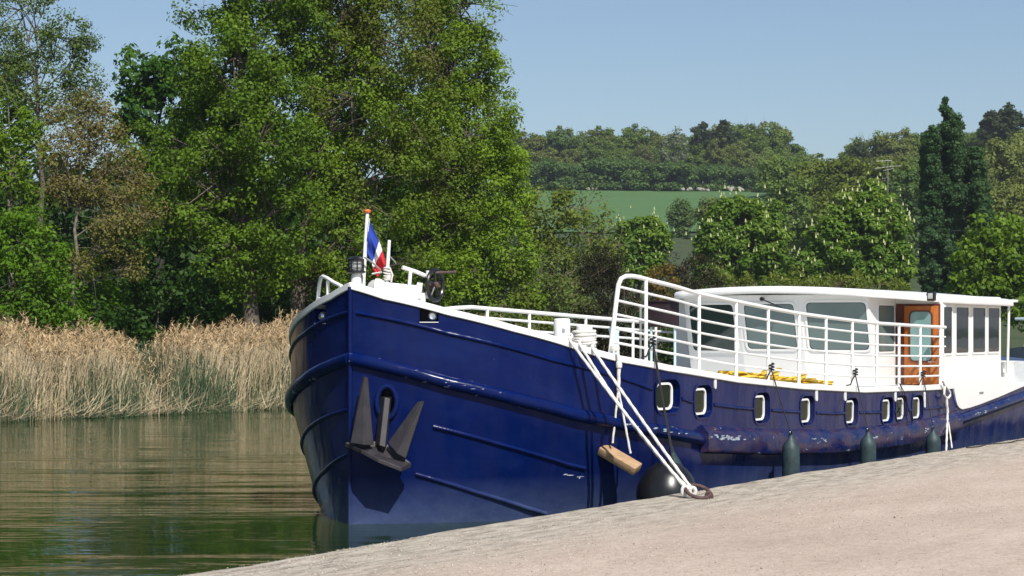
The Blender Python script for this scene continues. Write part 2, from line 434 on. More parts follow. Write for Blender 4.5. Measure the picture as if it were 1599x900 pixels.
def grit():
    rng = np.random.default_rng(31); m = bpy.data.materials.new("loose_grit"); m.use_nodes = True
    N, L = m.node_tree.nodes, m.node_tree.links; P = N["Principled BSDF"]; a = N.new("ShaderNodeAttribute"); a.attribute_name = "tint"
    L.new(ramp(N, L, a.outputs["Fac"], [(0, (.13, .105, .085)), (.35, (.33, .265, .21)), (.75, (.48, .40, .325)), (1, (.60, .53, .45))]).outputs[0], P.inputs["Base Color"]); P.inputs["Roughness"].default_value = .95
    n = 42000; u = rng.uniform(-7, 17, n); v = .05 + rng.exponential(3.2, n); keep = v < 13; u, v = u[keep], v[keep]; n = len(u)
    r = .0035 + .0055 * rng.uniform(0, 1, n) ** 2.5 + (rng.uniform(0, 1, n) < .006) * rng.uniform(.003, .009, n)
    p = STEM[None] + u[:, None] * A2[None] + (QV + v)[:, None] * N2[None]; c = np.stack([p[:, 0], p[:, 1], np.full(n, QZ)], -1)
    a = rng.uniform(0, 6.28, n); ca, sa = np.cos(a) * r, np.sin(a) * r; e = rng.uniform(.5, 1, n); z0 = np.zeros(n)
    V = np.stack([c + np.stack([ca, sa, z0], -1), c + np.stack([-sa * e, ca * e, z0], -1), c + np.stack([-ca, -sa, z0], -1), c + np.stack([sa * e, -ca * e, z0], -1), c + np.stack([ca * .2, sa * .2, r * rng.uniform(.6, 1.3, n)], -1)], 1)
    i = np.arange(n)[:, None, None] * 5; T = np.array([[0, 1, 4], [1, 2, 4], [2, 3, 4], [3, 0, 4]])[None] + i
    o = np_mesh("grit", V.reshape(-1, 3), T.reshape(-1, 3), m, tint=np.repeat(np.clip(rng.normal(.5, .28, n), 0, 1), 4))
    tag(o, "loose grit and small pebbles scattered over the quay", "grit", kind="stuff")
grit()

# ------------------------------------------------------------------ barge hull
T_G = np.array([(0, 2.569), (.125, 2.459), (.455, 2.29), (.9, 2.12), (1.295, 1.99), (1.625, 1.872), (1.98, 1.785), (2.77, 1.67), (4.52, 1.503), (6.47, 1.371), (8.7, 1.263), (11.3, 1.223), (12.5, 1.215), (14.5, 1.19), (15.4, 1.14), (16.3, 1.13), (17.0, 1.22), (18.2, 1.33), (20.6, 1.58)])
T_R = np.array([(0, 1.76), (.125, 1.68), (.455, 1.505), (.9, 1.338), (1.485, 1.149), (2.3, .98), (3.64, .79), (5.465, .672), (7.55, .572), (9.97, .544), (11.3, .575), (12.8, .66), (16.1, .915), (18.2, 1.08), (20.6, 1.28)])
T_S1 = np.array([(0, 2.255), (.455, 2.026), (1.24, 1.744), (1.94, 1.56), (2.6, 1.373), (3.3, 1.237), (4.52, 1.128), (5.86, 1.041), (7.55, .946), (9.97, .882), (12.195, .879)])
T_S3 = np.array([(0, 1.22), (.30, 1.09), (.42, 1.038), (.9, .843), (1.56, .604), (2.2, .44), (3.0, .30)])
T_S4 = np.array([(0, .75), (.33, .55), (.36, .531), (.8, .33), (1.295, .134), (1.6, .03)])
def tz(T, u): return float(np.interp(u, T[:, 0], T[:, 1]))
def plan(a0, Bm, fs):
    A = rad(a0); k = Bm / (1 - math.cos(A)); t = A * (1 - fs)
    return k * (math.sin(A) - np.sin(t)), k * (np.cos(t) - math.cos(A))
FS = np.concatenate([np.linspace(0, 1, 61), 1 + np.linspace(0, 1, 90)[1:]])   # <1 bow, >1 run aft
UL = 20.6
def gw(f):
    """plan points of gunwale (level 1) and waterline (level 0) at station f"""
    if f <= 1:
        gu, gb = plan(73, 2.4, np.array(f)); wu, wb = plan(57, 2.32, np.array(f))
        return float(gu), float(gb), float(wu), float(wb)
    k = f - 1; g0 = float(plan(73, 2.4, np.array(1.))[0]); w0 = float(plan(57, 2.32, np.array(1.))[0])
    gu = g0 + (UL - g0) * k; wu = w0 + (UL - .9 - w0) * k
    gb = 2.4 * math.sqrt(max(0, 1 - max(0, (gu - 16.6) / (UL - 16.6)) ** 2.2))
    wb = 2.32 * math.sqrt(max(0, 1 - max(0, (wu - 15.8) / (UL - .9 - 15.8)) ** 2.2))
    return gu, gb, wu, wb
def hull_pt(f, z):
    gu, gb, wu, wb = gw(f); zr = tz(T_R, gu)
    if z >= zr: return gu, gb
    q = max(-.25, z / zr); q = q ** .75 if q > 0 else q
    return wu + (gu - wu) * q, max(0, wb + (gb - wb) * q)
_side = {}
def side(u, z):
    """half breadth of the hull at (u, z)"""
    key = round(z, 2)
    if key not in _side:
        pts = [hull_pt(f, key) for f in FS if f < 1.93]; _side[key] = (np.array([p[0] for p in pts]), np.array([p[1] for p in pts]))
    a, b = _side[key]; return float(np.interp(u, a, b))
def side_n(u, z):
    """outward normal (in plan) on the quay side"""
    d = .04; u0 = max(0, u - d); t = Vector((u + d - u0, side(u + d, z) - side(u0, z), 0)).normalized()
    return Vector((-t.y, t.x, 0))          # (du, dv)
def on_hull(u, z, out=0.0):
    nn = side_n(u, z); return B(u + nn.x * out, side(u, z) + nn.y * out, z)

barge = empty("barge", W(0, 0), RZ)
tag(barge, "long navy blue barge with white wheelhouse moored along the quay", "barge")

def hull():
    b = MB(); rings = []
    for f in FS:
        gu = gw(f)[0]; zg = tz(T_G, gu) - .04; zr = tz(T_R, gu)
        zs = [-.5, -.25, 0] + [zr * k for k in (.2, .4, .6, .8, .97)] + [zr + (zg - zr) * k for k in (0.03, .33, .66, 1)]
        R = [hull_pt(f, z) for z in zs]
        port = [B(u, max(v, .012), z) for (u, v), z in zip(R, zs)]; star = [B(u, -max(v, .012), z) for (u, v), z in zip(R, zs)]
        rings.append(port + star[::-1])
    b.loft(rings, closed=True, caps=True)
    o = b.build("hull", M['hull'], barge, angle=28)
    # recesses: portholes, hawse openings, anchor pocket
    c = MB()
    for u, z in PORTS:
        c.prism(rrect(u, z, .46, .375, .12, .10), Vector(-side_n3(u, z)) * .17)
    for sgn, u, z, w, h in ((1, .345, 2.235, .20, .165), (-1, .235, 2.235, .26, .19)):
        p = on_hull(u, z); nn = side_n3(u, z); t = Vector((0, 0, 1)).cross(nn).normalized()
        if sgn < 0: p.y *= -1; nn.y *= -1; t.y *= -1
        c.box(p, (w, .34, h), ax=(t, nn, Vector((0, 0, 1))))
    p = on_hull(.155, 1.30); nn = side_n3(.155, 1.30)
    tt = Vector((0, 0, 1)).cross(nn).normalized(); c.prism([p - nn * .22 + tt * (.086 * math.cos(a)) + Vector((0, 0, .150 * math.sin(a))) for a in np.linspace(0, 2 * math.pi, 29)[:-1]], nn * .30)
    cut = c.build("cutter", M['hull'], barge, smooth=False)
    md = o.modifiers.new("cut", 'BOOLEAN'); md.object = cut; md.operation = 'DIFFERENCE'; md.solver = 'EXACT'
    bpy.context.view_layer.update()
    dg = bpy.context.evaluated_depsgraph_get(); me = bpy.data.meshes.new_from_object(o.evaluated_get(dg))
    o.modifiers.clear(); old = o.data; o.data = me; bpy.data.meshes.remove(old); me.name = "hull"
    bpy.data.objects.remove(cut)
    me.polygons.foreach_set("use_smooth", [True] * len(me.polygons)); me.set_sharp_from_angle(angle=rad(28))
    return o

def side_n3(u, z):
    nn = side_n(u, z); return Vector((nn.x, -nn.y, 0))
def rrect(u, z, w, h, r, out):
    """rounded rectangle on the hull side, width w along the hull, centre (u, z)"""
    p = on_hull(u, z, out); nn = side_n3(u, z); t = Vector((0, 0, 1)).cross(nn).normalized(); pts = []
    for cx, cz, a0 in ((w / 2 - r, h / 2 - r, 0), (-w / 2 + r, h / 2 - r, 90), (-w / 2 + r, -h / 2 + r, 180), (w / 2 - r, -h / 2 + r, 270)):
        for k in range(6):
            a = rad(a0 + 18 * k); pts.append(p + t * (cx + r * math.cos(a)) + Vector((0, 0, cz + r * math.sin(a))))
    return pts
def ring_body(outer, inner, d):
    b = MB(); k = len(outer); d = Vector(d)
    b.add(list(outer) + list(inner) + [p + d for p in outer] + [p + d for p in inner],
          [(i, (i + 1) % k, k + (i + 1) % k, k + i) for i in range(k)] +
          [(2 * k + i, 3 * k + i, 3 * k + (i + 1) % k, 2 * k + (i + 1) % k) for i in range(k)] +
          [(i, 2 * k + i, 2 * k + (i + 1) % k, (i + 1) % k) for i in range(k)] +
          [(k + i, k + (i + 1) % k, 3 * k + (i + 1) % k, 3 * k + i) for i in range(k)])
    return b

PORTS = [(2.77, 1.319), (3.61, 1.235), (5.27, 1.102), (6.70, 1.019), (8.24, .946), (9.605, .914), (10.18, .921), (10.85, .906)]
HULL = hull()

def sweep(T, u0, u1, prof, name, mat, parent, both=True, n=160, us=None):
    """profile [(out, dz)] swept along the hull at height table T"""
    for sgn in ((1, -1) if both else (1,)):
        u_a = u0 if sgn > 0 or u0 > 1 else 0.0
        # walk by arc length so the bluff bow gets enough samples
        uu = np.linspace(0, 1, n) ** 2 * (u1 - u_a) + u_a if us is None else us
        rings = []
        for u in uu:
            z = tz(T, u); ring = []
            for o_, dz in prof:
                nn = side_n(u, z); v = side(u, z) + nn.y * o_; du = nn.x * o_
                if u < .02: v = max(v, 0); 
                ring.append(B(u + du, sgn * v, z + dz))
            rings.append(ring)
        b = MB(); b.loft(rings, closed=True, caps=True); b.build(name, mat, parent, angle=40)
def half_round(r, k=7): return [(r * math.cos(a), r * math.sin(a)) for a in np.linspace(-math.pi / 2, math.pi / 2, k)] + [(-.03, 0)]

sweep(T_G, 0, 12.42, [(.018, -.075), (.024, -.068), (.024, -.006), (.016, 0), (-.13, 0), (-.13, -.075)], "cap_rail", M['white'], HULL)
sweep(T_R, 0, 3.9, half_round(.074, 9), "rub_rail", M['rub'], HULL)
sweep(T_S1, .02, 2.48, half_round(.025), "strake", M['hull'], HULL)
for a_, b_ in ((3.06, 3.32), (3.89, 5.0), (5.56, 6.43), (6.98, 7.97), (8.52, 9.34), (9.87, 9.92), (10.44, 10.59), (11.12, 12.2)):
    sweep(T_S1, a_, b_, half_round(.022), "strake", M['hull'], HULL, n=24)
sweep(T_S3, .42, 1.75, half_round(.026), "strake", M['hull'], HULL)
sweep(T_S4, .36, 1.5, half_round(.026), "strake", M['hull'], HULL)
sweep(T_R, 3.55, 12.6, [(0, .165), (.015, .16), (.097, .075), (.105, .06), (.105, -.12), (.095, -.14), (0, -.16)], "rub_band", M['band'], HULL, n=90)
sweep(T_R, 12.5, 19.6, half_round(.085, 9), "rub_rail", M['rub'], HULL, n=60)
# stem bar
b = MB(); b.tube([B(-.012, 0, z) for z in np.linspace(-.5, 2.52, 30)], .022, 8); b.build("stem_bar", M['hull'], HULL)

# portholes: bright rim deep in the recess, raised lip outside
for i, (u, z) in enumerate(PORTS):
    nn = side_n3(u, z)
    p = empty("porthole"); p.parent = barge
    ring_body(rrect(u, z, .50, .415, .14, -.004), rrect(u, z, .458, .373, .12, -.004), nn * .016).build("porthole_lip", M['hull'], p, angle=50)
    ring_body(rrect(u - .055, z, .335, .305, .085, -.072), rrect(u - .055, z, .287, .257, .06, -.072), nn * .062).build("porthole_frame", M['white'], p, angle=50)
    q = MB(); q.prism(rrect(u - .055, z, .288, .258, .06, -.071), nn * .042); q.build("porthole_glass", M['port'], p, smooth=False)
# scupper pads
for u, zt, zb, w in ((3.93, 1.50, 1.37, .055), (7.0, 1.29, 1.13, .07), (8.0, 1.265, 1.10, .07), (9.92, 1.19, 1.03, .07), (11.15, 1.13, .90, .06)):
    q = MB(); q.prism(rrect(u, (zt + zb) / 2, w, zt - zb, .022, -.004), side_n3(u, zb) * .016); q.build("scupper_plate", M['white_worn'], HULL, angle=50)
# bare and filler patches knocked into the rubbing strips
rs_ = random.Random(3)
def scuff(u0, u1, zo, out, n, sz):
    q = MB(); cs = [rs_.uniform(u0, u1) for _ in range(max(1, n // 7))]
    for _ in range(n):
        u = min(max(rs_.choice(cs) + rs_.gauss(0, .16), u0), u1); z = tz(T_R, u) + rs_.uniform(*zo); w = sz * rs_.uniform(.25, 1.9); h = sz * rs_.uniform(.10, .34); k = rs_.randint(7, 11)
        nn = side_n3(u, z); t = Vector((0, 0, 1)).cross(nn).normalized(); c = on_hull(u, z, out)
        pts = [c + t * (w * rs_.uniform(.35, 1) * math.cos(a)) + Vector((0, 0, h * rs_.uniform(.3, 1) * math.sin(a))) for a in np.linspace(0, 2 * math.pi, k + 1)[:-1]]
        q.prism(pts, nn * .003)
    tag(q.build("scuffed_paint", M['scuff'], HULL, smooth=False), kind="stuff")
scuff(3.62, 4.75, (.01, .06), .1035, 30, .05); scuff(4.75, 7.5, (-.02, .05), .1035, 9, .04); scuff(7.8, 10.5, (-.02, .05), .1035, 16, .05); scuff(10.6, 12.5, (-.04, .05), .1035, 10, .045)
scuff(1.75, 2.2, (-.01, .035), .0715, 4, .04); scuff(2.35, 3.2, (-.02, .03), .072, 6, .04); scuff(.28, .75, (-.02, .05), .0725, 6, .022); scuff(12.8, 14.5, (-.02, .04), .083, 9, .045)
scuff(1.55, 1.72, (-.66, -.63), .0, 7, .035)
# rounded rim of the anchor hawse, bow lamp rollers
p0 = on_hull(.155, 1.30, .01); n0 = side_n3(.155, 1.30); t0 = Vector((0, 0, 1)).cross(n0).normalized()
b = MB(); b.tube([p0 + t0 * (.106 * math.cos(a)) + Vector((0, 0, .170 * math.sin(a))) for a in np.linspace(0, 2 * math.pi, 33)[:-1]], .030, 10, closed=True)
b.build("hawse_rim", M['hull'], HULL)
q = MB(); q.prism([on_hull(.155, 1.30, -.20) + t0 * (.085 * math.cos(a)) + Vector((0, 0, .149 * math.sin(a))) for a in np.linspace(0, 2 * math.pi, 29)[:-1]], n0 * .01); q.build("hawse_pipe", M['darkgap'], HULL, smooth=False)
for sgn, u, z, w, h in ((1, .345, 2.235, .20, .165), (-1, .235, 2.235, .26, .19)):
    p = on_hull(u, z, -.135); nn = side_n3(u, z); t = Vector((0, 0, 1)).cross(nn).normalized()
    if sgn < 0: p.y *= -1; nn.y *= -1; t.y *= -1
    f = empty("fairlead"); f.parent = barge
    q = MB(); q.box(p - nn * .015, (w - .004, .02, h - .004), ax=(t, nn, Vector((0, 0, 1)))); q.build("fairlead_recess", M['darkgap'], f, smooth=False)
    dx = .035 * sgn
    q = MB(); q.lathe([(.02, -.02), (.052, 0), (.056, .02), (.044, .05), (.030, .062), (.012, .058)], p + t * (dx if sgn > 0 else .02) + nn * .07 + Vector((0, 0, -.03)), (nn + Vector((0, 0, .1))).normalized(), 20)
    q.build("fairlead_roller", M['steel'], f)
    q = MB(); q.box(p + nn * .137 + Vector((0, 0, -h / 2 - .008)), (w, .012, .008), ax=(t, nn, Vector((0, 0, 1)))); q.build("fairlead_lip", M['white_worn'], f, smooth=False)

# ------------------------------------------------------------------ deck fittings
# deck sheet inside the bulwark
rings = []
for f in FS:
    if f > 1.95: break
    gu, gb, _, _ = gw(f); zd = tz(T_G, gu) - .03
    g = max(gb - .11, .001); rings.append([B(gu + .05, g * k, zd + .02 * (1 - k * k)) for k in np.linspace(-1, 1, 9)])
b = MB(); b.loft(rings, closed=False, caps=False); b.build("deck", M['deck'], barge, recalc=True)

# bow lantern
lan = empty("bow_lantern"); lan.parent = barge
b = MB(); b.lathe([(.065, 2.50), (.05, 2.66), (.05, 2.68)], B(.10, 0, 0), n=14); b.build("lantern_post", M['white'], lan)
b = MB(); b.lathe([(.085, 2.665), (.10, 2.675), (.10, 2.69), (.06, 2.70)], B(.10, 0, 0)); b.build("lantern_base", M['blackpaint'], lan)
b = MB(); b.lathe([(.085, 2.80), (.088, 2.815), (.05, 2.845), (.02, 2.85)], B(.10, 0, 0)); b.build("lantern_cap", M['blackpaint'], lan)
b = MB(); b.lathe([(.066, 2.70), (.072, 2.75), (.066, 2.80)], B(.10, 0, 0)); b.build("lantern_lens", M['lens'], lan)
b = MB()
for k in range(8):
    a = k * math.pi / 4; b.tube([B(.10 + .082 * math.cos(a), .082 * math.sin(a), z) for z in (2.69, 2.75, 2.81)], .007, 6)
for z in (2.73, 2.77): b.tube([B(.10 + .083 * math.cos(a), .083 * math.sin(a), z) for a in np.linspace(0, 6.283, 25)[:-1]], .005, 6, closed=True)
b.build("lantern_cage", M['blackpaint'], lan)
b = MB(); b.tube([B(.17, .06, 2.84), B(.24, .12, 2.78), B(.30, .17, 2.71), B(.30, .19, 2.68), B(.22, .12, 2.66)], .011, 7); b.build("lantern_bracket", M['galv'], lan)
# flag staff
fsf = empty("flagstaff"); fsf.parent = barge
b = MB(); b.tube([B(.225, .0, 2.45), B(.235, 0, 2.615), B(.305, 0, 3.32)], [.024, .023, .018], 10); b.build("staff", M['white'], fsf)
b = MB(); b.lathe([(.018, -.01), (.036, .0), (.040, .015), (.030, .032), (.01, .036)], B(.306, 0, 3.325)); b.build("finial", M['orange'], fsf)
# small bare mast post beside the flag
ms = empty("short_mast"); ms.parent = barge
b = MB(); b.tube([B(.50, .10, 2.40), B(.53, .10, 2.62), B(.575, .10, 3.035)], [.024, .022, .018], 10); b.build("mast_pole", M['white'], ms)
b = MB(); b.tube([B(.555, .12, 2.86), B(.60, .16, 2.80), B(.605, .165, 2.78)], .008, 6); b.build("mast_hook", M['galv'], ms)
b = MB()
for k in range(6): b.tube([B(.535 + .035 * math.cos(a), .10 + .035 * math.sin(a), 2.60 + k * .025 + .01 * math.sin(a + k)) for a in np.linspace(0, 6.283, 14)[:-1]], .011, 6, closed=True)
b.tube([B(.535, .13, 2.74), B(.55, .16, 2.66), B(.54, .15, 2.58)], .011, 6); b.build("mast_rope", M['rope'], ms)
# windlass with hand wheel
wd = empty("windlass"); wd.parent = barge
b = MB(); b.tube([B(.28, .12, 2.50), B(.36, .12, 2.515)], .10, 16); b.tube([B(.30, .13, 2.50), B(.52, .52, 2.455)], [.085, .085], 18)
b.tube([B(.50, .50, 2.46), B(.53, .55, 2.452)], .115, 18); b.tube([B(.29, .11, 2.505), B(.31, .145, 2.50)], .115, 18)
b.box(B(.43, .32, 2.38), (.30, .5, .16)); b.build("windlass_drum", M['white'], wd)
fr = MB()
fr.tube([B(.36, .42, 2.73), B(.50, .50, 2.685), B(.60, .55, 2.645)], .022, 10); fr.tube([B(.44, .47, 2.69), B(.42, .46, 2.45)], .020, 8)
fr.tube([B(.62, .57, 2.70), B(.615, .57, 2.40)], .017, 8); fr.tube([B(.42, .46, 2.45), B(.61, .56, 2.43)], .02, 8); fr.build("windlass_frame", M['white'], wd)
wh = MB(); wc = B(.72, .60, 2.545); wa = Vector((.25, -.97, 0)); wx = Vector((wa.y, -wa.x, 0)).normalized()
# wheel plane holds z and a horizontal axis
hx = Vector((.97, .25, 0)); hz = Vector((0, 0, 1))
hx = Vector((1, .06, 0)).normalized()
wh.tube([wc + hx * (.165 * math.cos(a)) + hz * (.165 * math.sin(a)) for a in np.linspace(0, 6.2832, 37)[:-1]], .022, 10, closed=True)
wh.build("hand_wheel", M['blackpaint'], wd)
sp = MB()
for k in range(5):
    a = k * 2 * math.pi / 5 + .3; sp.tube([wc, wc + (hx * math.cos(a) + hz * math.sin(a)) * .16], [.016, .011], 7)
sp.build("wheel_spokes", M['blackpaint'], wd)
ha = MB(); ax_ = hx.cross(hz).normalized(); hb = MB(); hb.lathe([(.035, -.06), (.035, .03), (.02, .045)], wc, ax_, 14); hb.build("wheel_hub", M['rust'], wd)
hp = wc + hz * .135
ha.tube([hp, hp + B(.16, .14, .008)], .013, 8); ha.lathe([(.014, -.01), (.022, 0), (.022, .012), (.012, .02)], hp + B(.16, .14, .008), B(.16, .14, .008), 10); ha.build("crank_handle", M['rust'], wd)
# bow rail on the far side
br = MB()
L1 = [B(.40, -.74, 2.20), B(.36, -.70, 2.40), B(.32, -.65, 2.56), B(.29, -.61, 2.625), B(.25, -.55, 2.645), B(.20, -.46, 2.625), B(.13, -.32, 2.575), B(.07, -.17, 2.53)]
br.tube(L1, .021, 9); br.tube([B(.36, -.70, 2.42), B(.20, -.46, 2.36)], .018, 8); br.tube([B(.19, -.44, 2.62), B(.20, -.45, 2.36)], .018, 8)
br.build("bow_rail", M['white'], barge)
# bollards on the foredeck
def bollard(name, c, r, h, mat, wrap=False, pin=True):
    e = empty(name); e.parent = barge
    q = MB(); q.lathe([(r * 1.08, -.12), (r, -.02), (r * .98, h * .45), (r, h - .03), (r * .96, h), (r * .8, h + .012)], c, n=22); q.build("bollard_post", mat, e)
    if pin:
        q = MB(); q.tube([c + B(-r * 1.05, r * 1.0, h * .72), c + B(r * 1.05, -r * 1.0, h * .72)], .018, 8); q.build("bollard_pin", mat, e)
    return e
bollard("bollard", B(1.69, 1.62, 1.86), .092, .315, M['white'])
bollard("bollard", B(2.05, 1.70, 1.80), .092, .30, M['white'], pin=False)
# far-side guard rail
def zg_(u): return tz(T_G, u)
gr = empty("guard_rail"); gr.parent = barge
def rail_line(pts, r, name): 
    q = MB(); q.tube(pts, r, 9); q.build(name, M['white'], gr)
uu = np.linspace(4.6, 13.2, 24)
zt = lambda u: 2.36 - (u - 6.26) * .0375
rail_line([B(4.50, -2.33, zg_(4.5) - .04), B(4.52, -2.33, 1.95), B(4.56, -2.33, 2.16), B(4.66, -2.33, 2.255)] + [B(u, -2.33, zt(u) if u > 6 else zt(6) - (6 - u) * .06) for u in uu[1:]], .030, "top_rail")
for k in (.30, .62): rail_line([B(u, -2.33, zt(u) - k * .95 * .47) for u in np.linspace(5.6, 13.2, 20)], .019, "rail_bar")
for u in (6.5, 7.66, 9.35, 10.9, 11.7, 12.5): rail_line([B(u, -2.33, zg_(u) - .05), B(u, -2.33, zt(u))], .024, "rail_post")
# quay-side guard rail, sweeping down from a tall bow end
gp = empty("guard_rail"); gp.parent = barge
GV = lambda u: side(u, 1.5) - .055
T_T = np.array([(2.05, 2.60), (2.13, 2.655), (2.3, 2.655), (2.46, 2.62), (3.61, 2.477), (4.64, 2.40), (5.59, 2.33), (6.56, 2.265), (7.47, 2.222), (8.41, 2.180), (9.33, 2.145), (10.23, 2.125), (11.13, 2.105), (12.0, 2.09), (12.25, 2.087)])
def prail(pts, r, name):
    q = MB(); q.tube(pts, r, 10); q.build(name, M['white'], gp)
top = [B(1.935, GV(1.935), 1.76), B(1.97, GV(1.97), 2.02), B(2.02, GV(2.02), 2.38), B(2.05, GV(2.05), 2.56), B(2.085, GV(2.085), 2.625), B(2.15, GV(2.15), 2.652), B(2.24, GV(2.24), 2.655)]
top += [B(u, GV(u), tz(T_T, u)) for u in np.linspace(2.35, 12.25, 44)]
prail(top, .0255, "top_rail")
for k in range(1, 6):
    fr_ = 1 - k / 6.05; u0 = 2.06 - .105 * (1 - fr_) + .0
    prail([B(u, GV(u), zg_(u) - .02 + ((tz(T_T, u) if u > 2.46 else 2.62 + (2.46 - u) * .17) - zg_(u) + .02) * fr_) for u in np.concatenate([[u0], np.linspace(2.3, 12.25, 40)])], .0145, "rail_bar")
for u in (2.46, 3.62, 4.64, 5.59, 6.56, 7.47, 8.41, 9.33, 10.23, 11.13, 12.02):
    prail([B(u, GV(u), zg_(u) - .06), B(u, GV(u), tz(T_T, u))], .0215, "rail_post")
# pale blue ventilator, locker, thin pole amidships
b = MB(); b.lathe([(.10, 1.55), (.085, 1.72), (.075, 2.0), (.09, 2.06), (.07, 2.10)], B(7.6, -.9, 0), n=4); b.build("ventilator", M['bluewhite'], barge)
sl0 = empty("sidelight_board"); sl0.parent = barge
b = MB(); b.box(B(11.02, -1.86, 2.29), (.05, .56, .40)); b.build("board", M['maroon'], sl0, bevel=.01)
b = MB(); b.box(B(11.02, -1.86, 2.50), (.10, .60, .025)); b.build("board_top", M['maroon'], sl0, bevel=.005)
for v_ in (-2.08, -1.66):
    b = MB(); b.tube([B(11.05, v_, 1.15), B(11.05, v_, 2.15)], .022, 8); b.build("board_post", M['bluewhite'], sl0)
b = MB(); b.tube([B(8.6, -1.0, 1.2), B(8.6, -1.0, 2.42)], .018, 8); b.build("stanchion", M['galv'], barge)

# ------------------------------------------------------------------ wheelhouse and deckhouse
def quad_pts(c4, r, grow=0.0):
    """rounded outline of the planar quad c4 (bl, br, tr, tl), grown outwards"""
    c = [Vector(p) for p in c4]; ctr = sum(c, Vector()) / 4; k = len(c)
    if grow:
        ex = (c[1] - c[0]).normalized(); ez = (c[3] - c[0]).normalized()
        sg = ((-1, -1), (1, -1), (1, 1), (-1, 1)); c = [p + ex * (grow * a) + ez * (grow * d) for p, (a, d) in zip(c, sg)]
    pts = []
    for i in range(4):
        p = c[i]; a = (c[i - 1] - p).normalized(); d = (c[(i + 1) % 4] - p).normalized()
        for t in np.linspace(0, 1, 7): pts.append((p + a * r) * (1 - t) ** 2 + p * 2 * t * (1 - t) + (p + d * r) * t ** 2)
    return pts
def window(name, c4, r, mat, fw=.03, parent=barge, fmat=None, proud=.012, fname="window_frame", pname="pane"):
    c = [Vector(p) for p in c4]; nn = (c[1] - c[0]).cross(c[3] - c[0]).normalized()
    if nn.dot(Vector((-1, -.9, 0))) < 0: nn = -nn
    e = empty(name); e.parent = parent
    sh = lambda P, d: [p + nn * d for p in P]
    ring_body(sh(quad_pts(c4, r + fw, fw), -.01), sh(quad_pts(c4, r), -.01), nn * (.01 + proud)).build(fname, fmat or M['white'], e, angle=50)
    q = MB(); q.prism(sh(quad_pts(c4, r, .001), -.008), nn * .012); q.build(pname, mat, e, smooth=False)
    ring_body(sh(quad_pts(c4, r, -.001), .003), sh(quad_pts(c4, r, -.010), .003), nn * .004).build("gasket", M['black'], e, angle=50)
    return e, nn
wz0, wz1 = 1.05, 2.585
def fcorner(u, v, z): return B(u - (z - 2.12) * .235, v, z)          # raked front
FC = [(11.20, -1.54), (10.99, -.50), (10.99, .52), (11.20, 1.54)]
def cab():
    b = MB()
    for z in (0,): pass
    def ringz(z):
        fr_ = [fcorner(u, v * (1 - .0), z) for u, v in FC]
        return fr_ + [B(12.30, 1.54, z), B(12.30, 2.27, z), B(15.29, 2.27, z), B(15.29, -2.27, z), B(12.3, -2.27, z), B(12.3, -1.54, z)]
    b.loft([ringz(wz0), ringz(1.6), ringz(wz1)]); return b.build("wheelhouse", M['cabin'], barge, smooth=False, bevel=.018)
cab()
def facet(i, s, z, out=0):
    a, c = FC[i], FC[i + 1]; return fcorner(a[0] + (c[0] - a[0]) * s, a[1] + (c[1] - a[1]) * s, z)
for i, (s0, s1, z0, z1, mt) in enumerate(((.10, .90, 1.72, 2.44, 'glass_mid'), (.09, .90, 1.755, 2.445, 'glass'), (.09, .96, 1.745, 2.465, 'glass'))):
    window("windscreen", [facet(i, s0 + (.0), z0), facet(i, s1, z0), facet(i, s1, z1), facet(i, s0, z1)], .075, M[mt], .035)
# side pane ahead of the door
window("side_window", [B(11.52, 1.54, 1.715), B(12.2, 1.54, 1.715), B(12.2, 1.54, 2.42), B(11.52, 1.54, 2.42)], .04, M['glass'], .03)
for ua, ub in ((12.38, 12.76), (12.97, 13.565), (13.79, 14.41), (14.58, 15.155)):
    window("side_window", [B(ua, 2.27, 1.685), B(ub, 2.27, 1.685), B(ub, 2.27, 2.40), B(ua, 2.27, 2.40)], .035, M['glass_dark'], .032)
# door in the step of the deckhouse, facing forward
dr = empty("door"); dr.parent = barge
b = MB(); b.box(B(12.28, 1.905, 1.82), (.05, .70, 1.26)); b.build("door_frame", M['doorjamb'], dr, bevel=.008)
b = MB(); b.box(B(12.258, 1.965, 1.81), (.05, .545, 1.21)); b.build("door_leaf", M['door'], dr, bevel=.01)
b = MB(); b.box(B(12.225, 1.965, 1.36), (.02, .36, .20)); b.build("door_panel", M['door'], dr, bevel=.006)
gx = 12.226
e4 = [B(gx, 1.80, 1.575), B(gx, 2.135, 1.575), B(gx, 2.135, 2.325), B(gx, 1.80, 2.325)]
ring_body([p + B(-.0, 0, 0) for p in quad_pts(e4, .10, .022)], quad_pts(e4, .08), B(-.012, 0, 0)).build("door_glass_frame", M['doorjamb'], dr, angle=50)
b = MB(); b.prism(quad_pts(e4, .08, .001), B(-.006, 0, 0)); b.build("door_glass", M['glass_teal'], dr, smooth=False)
b = MB(); b.tube([B(12.23, 2.19, 1.56), B(12.18, 2.19, 1.56), B(12.18, 2.10, 1.56)], .011, 8); b.build("door_handle", M['steel'], dr)
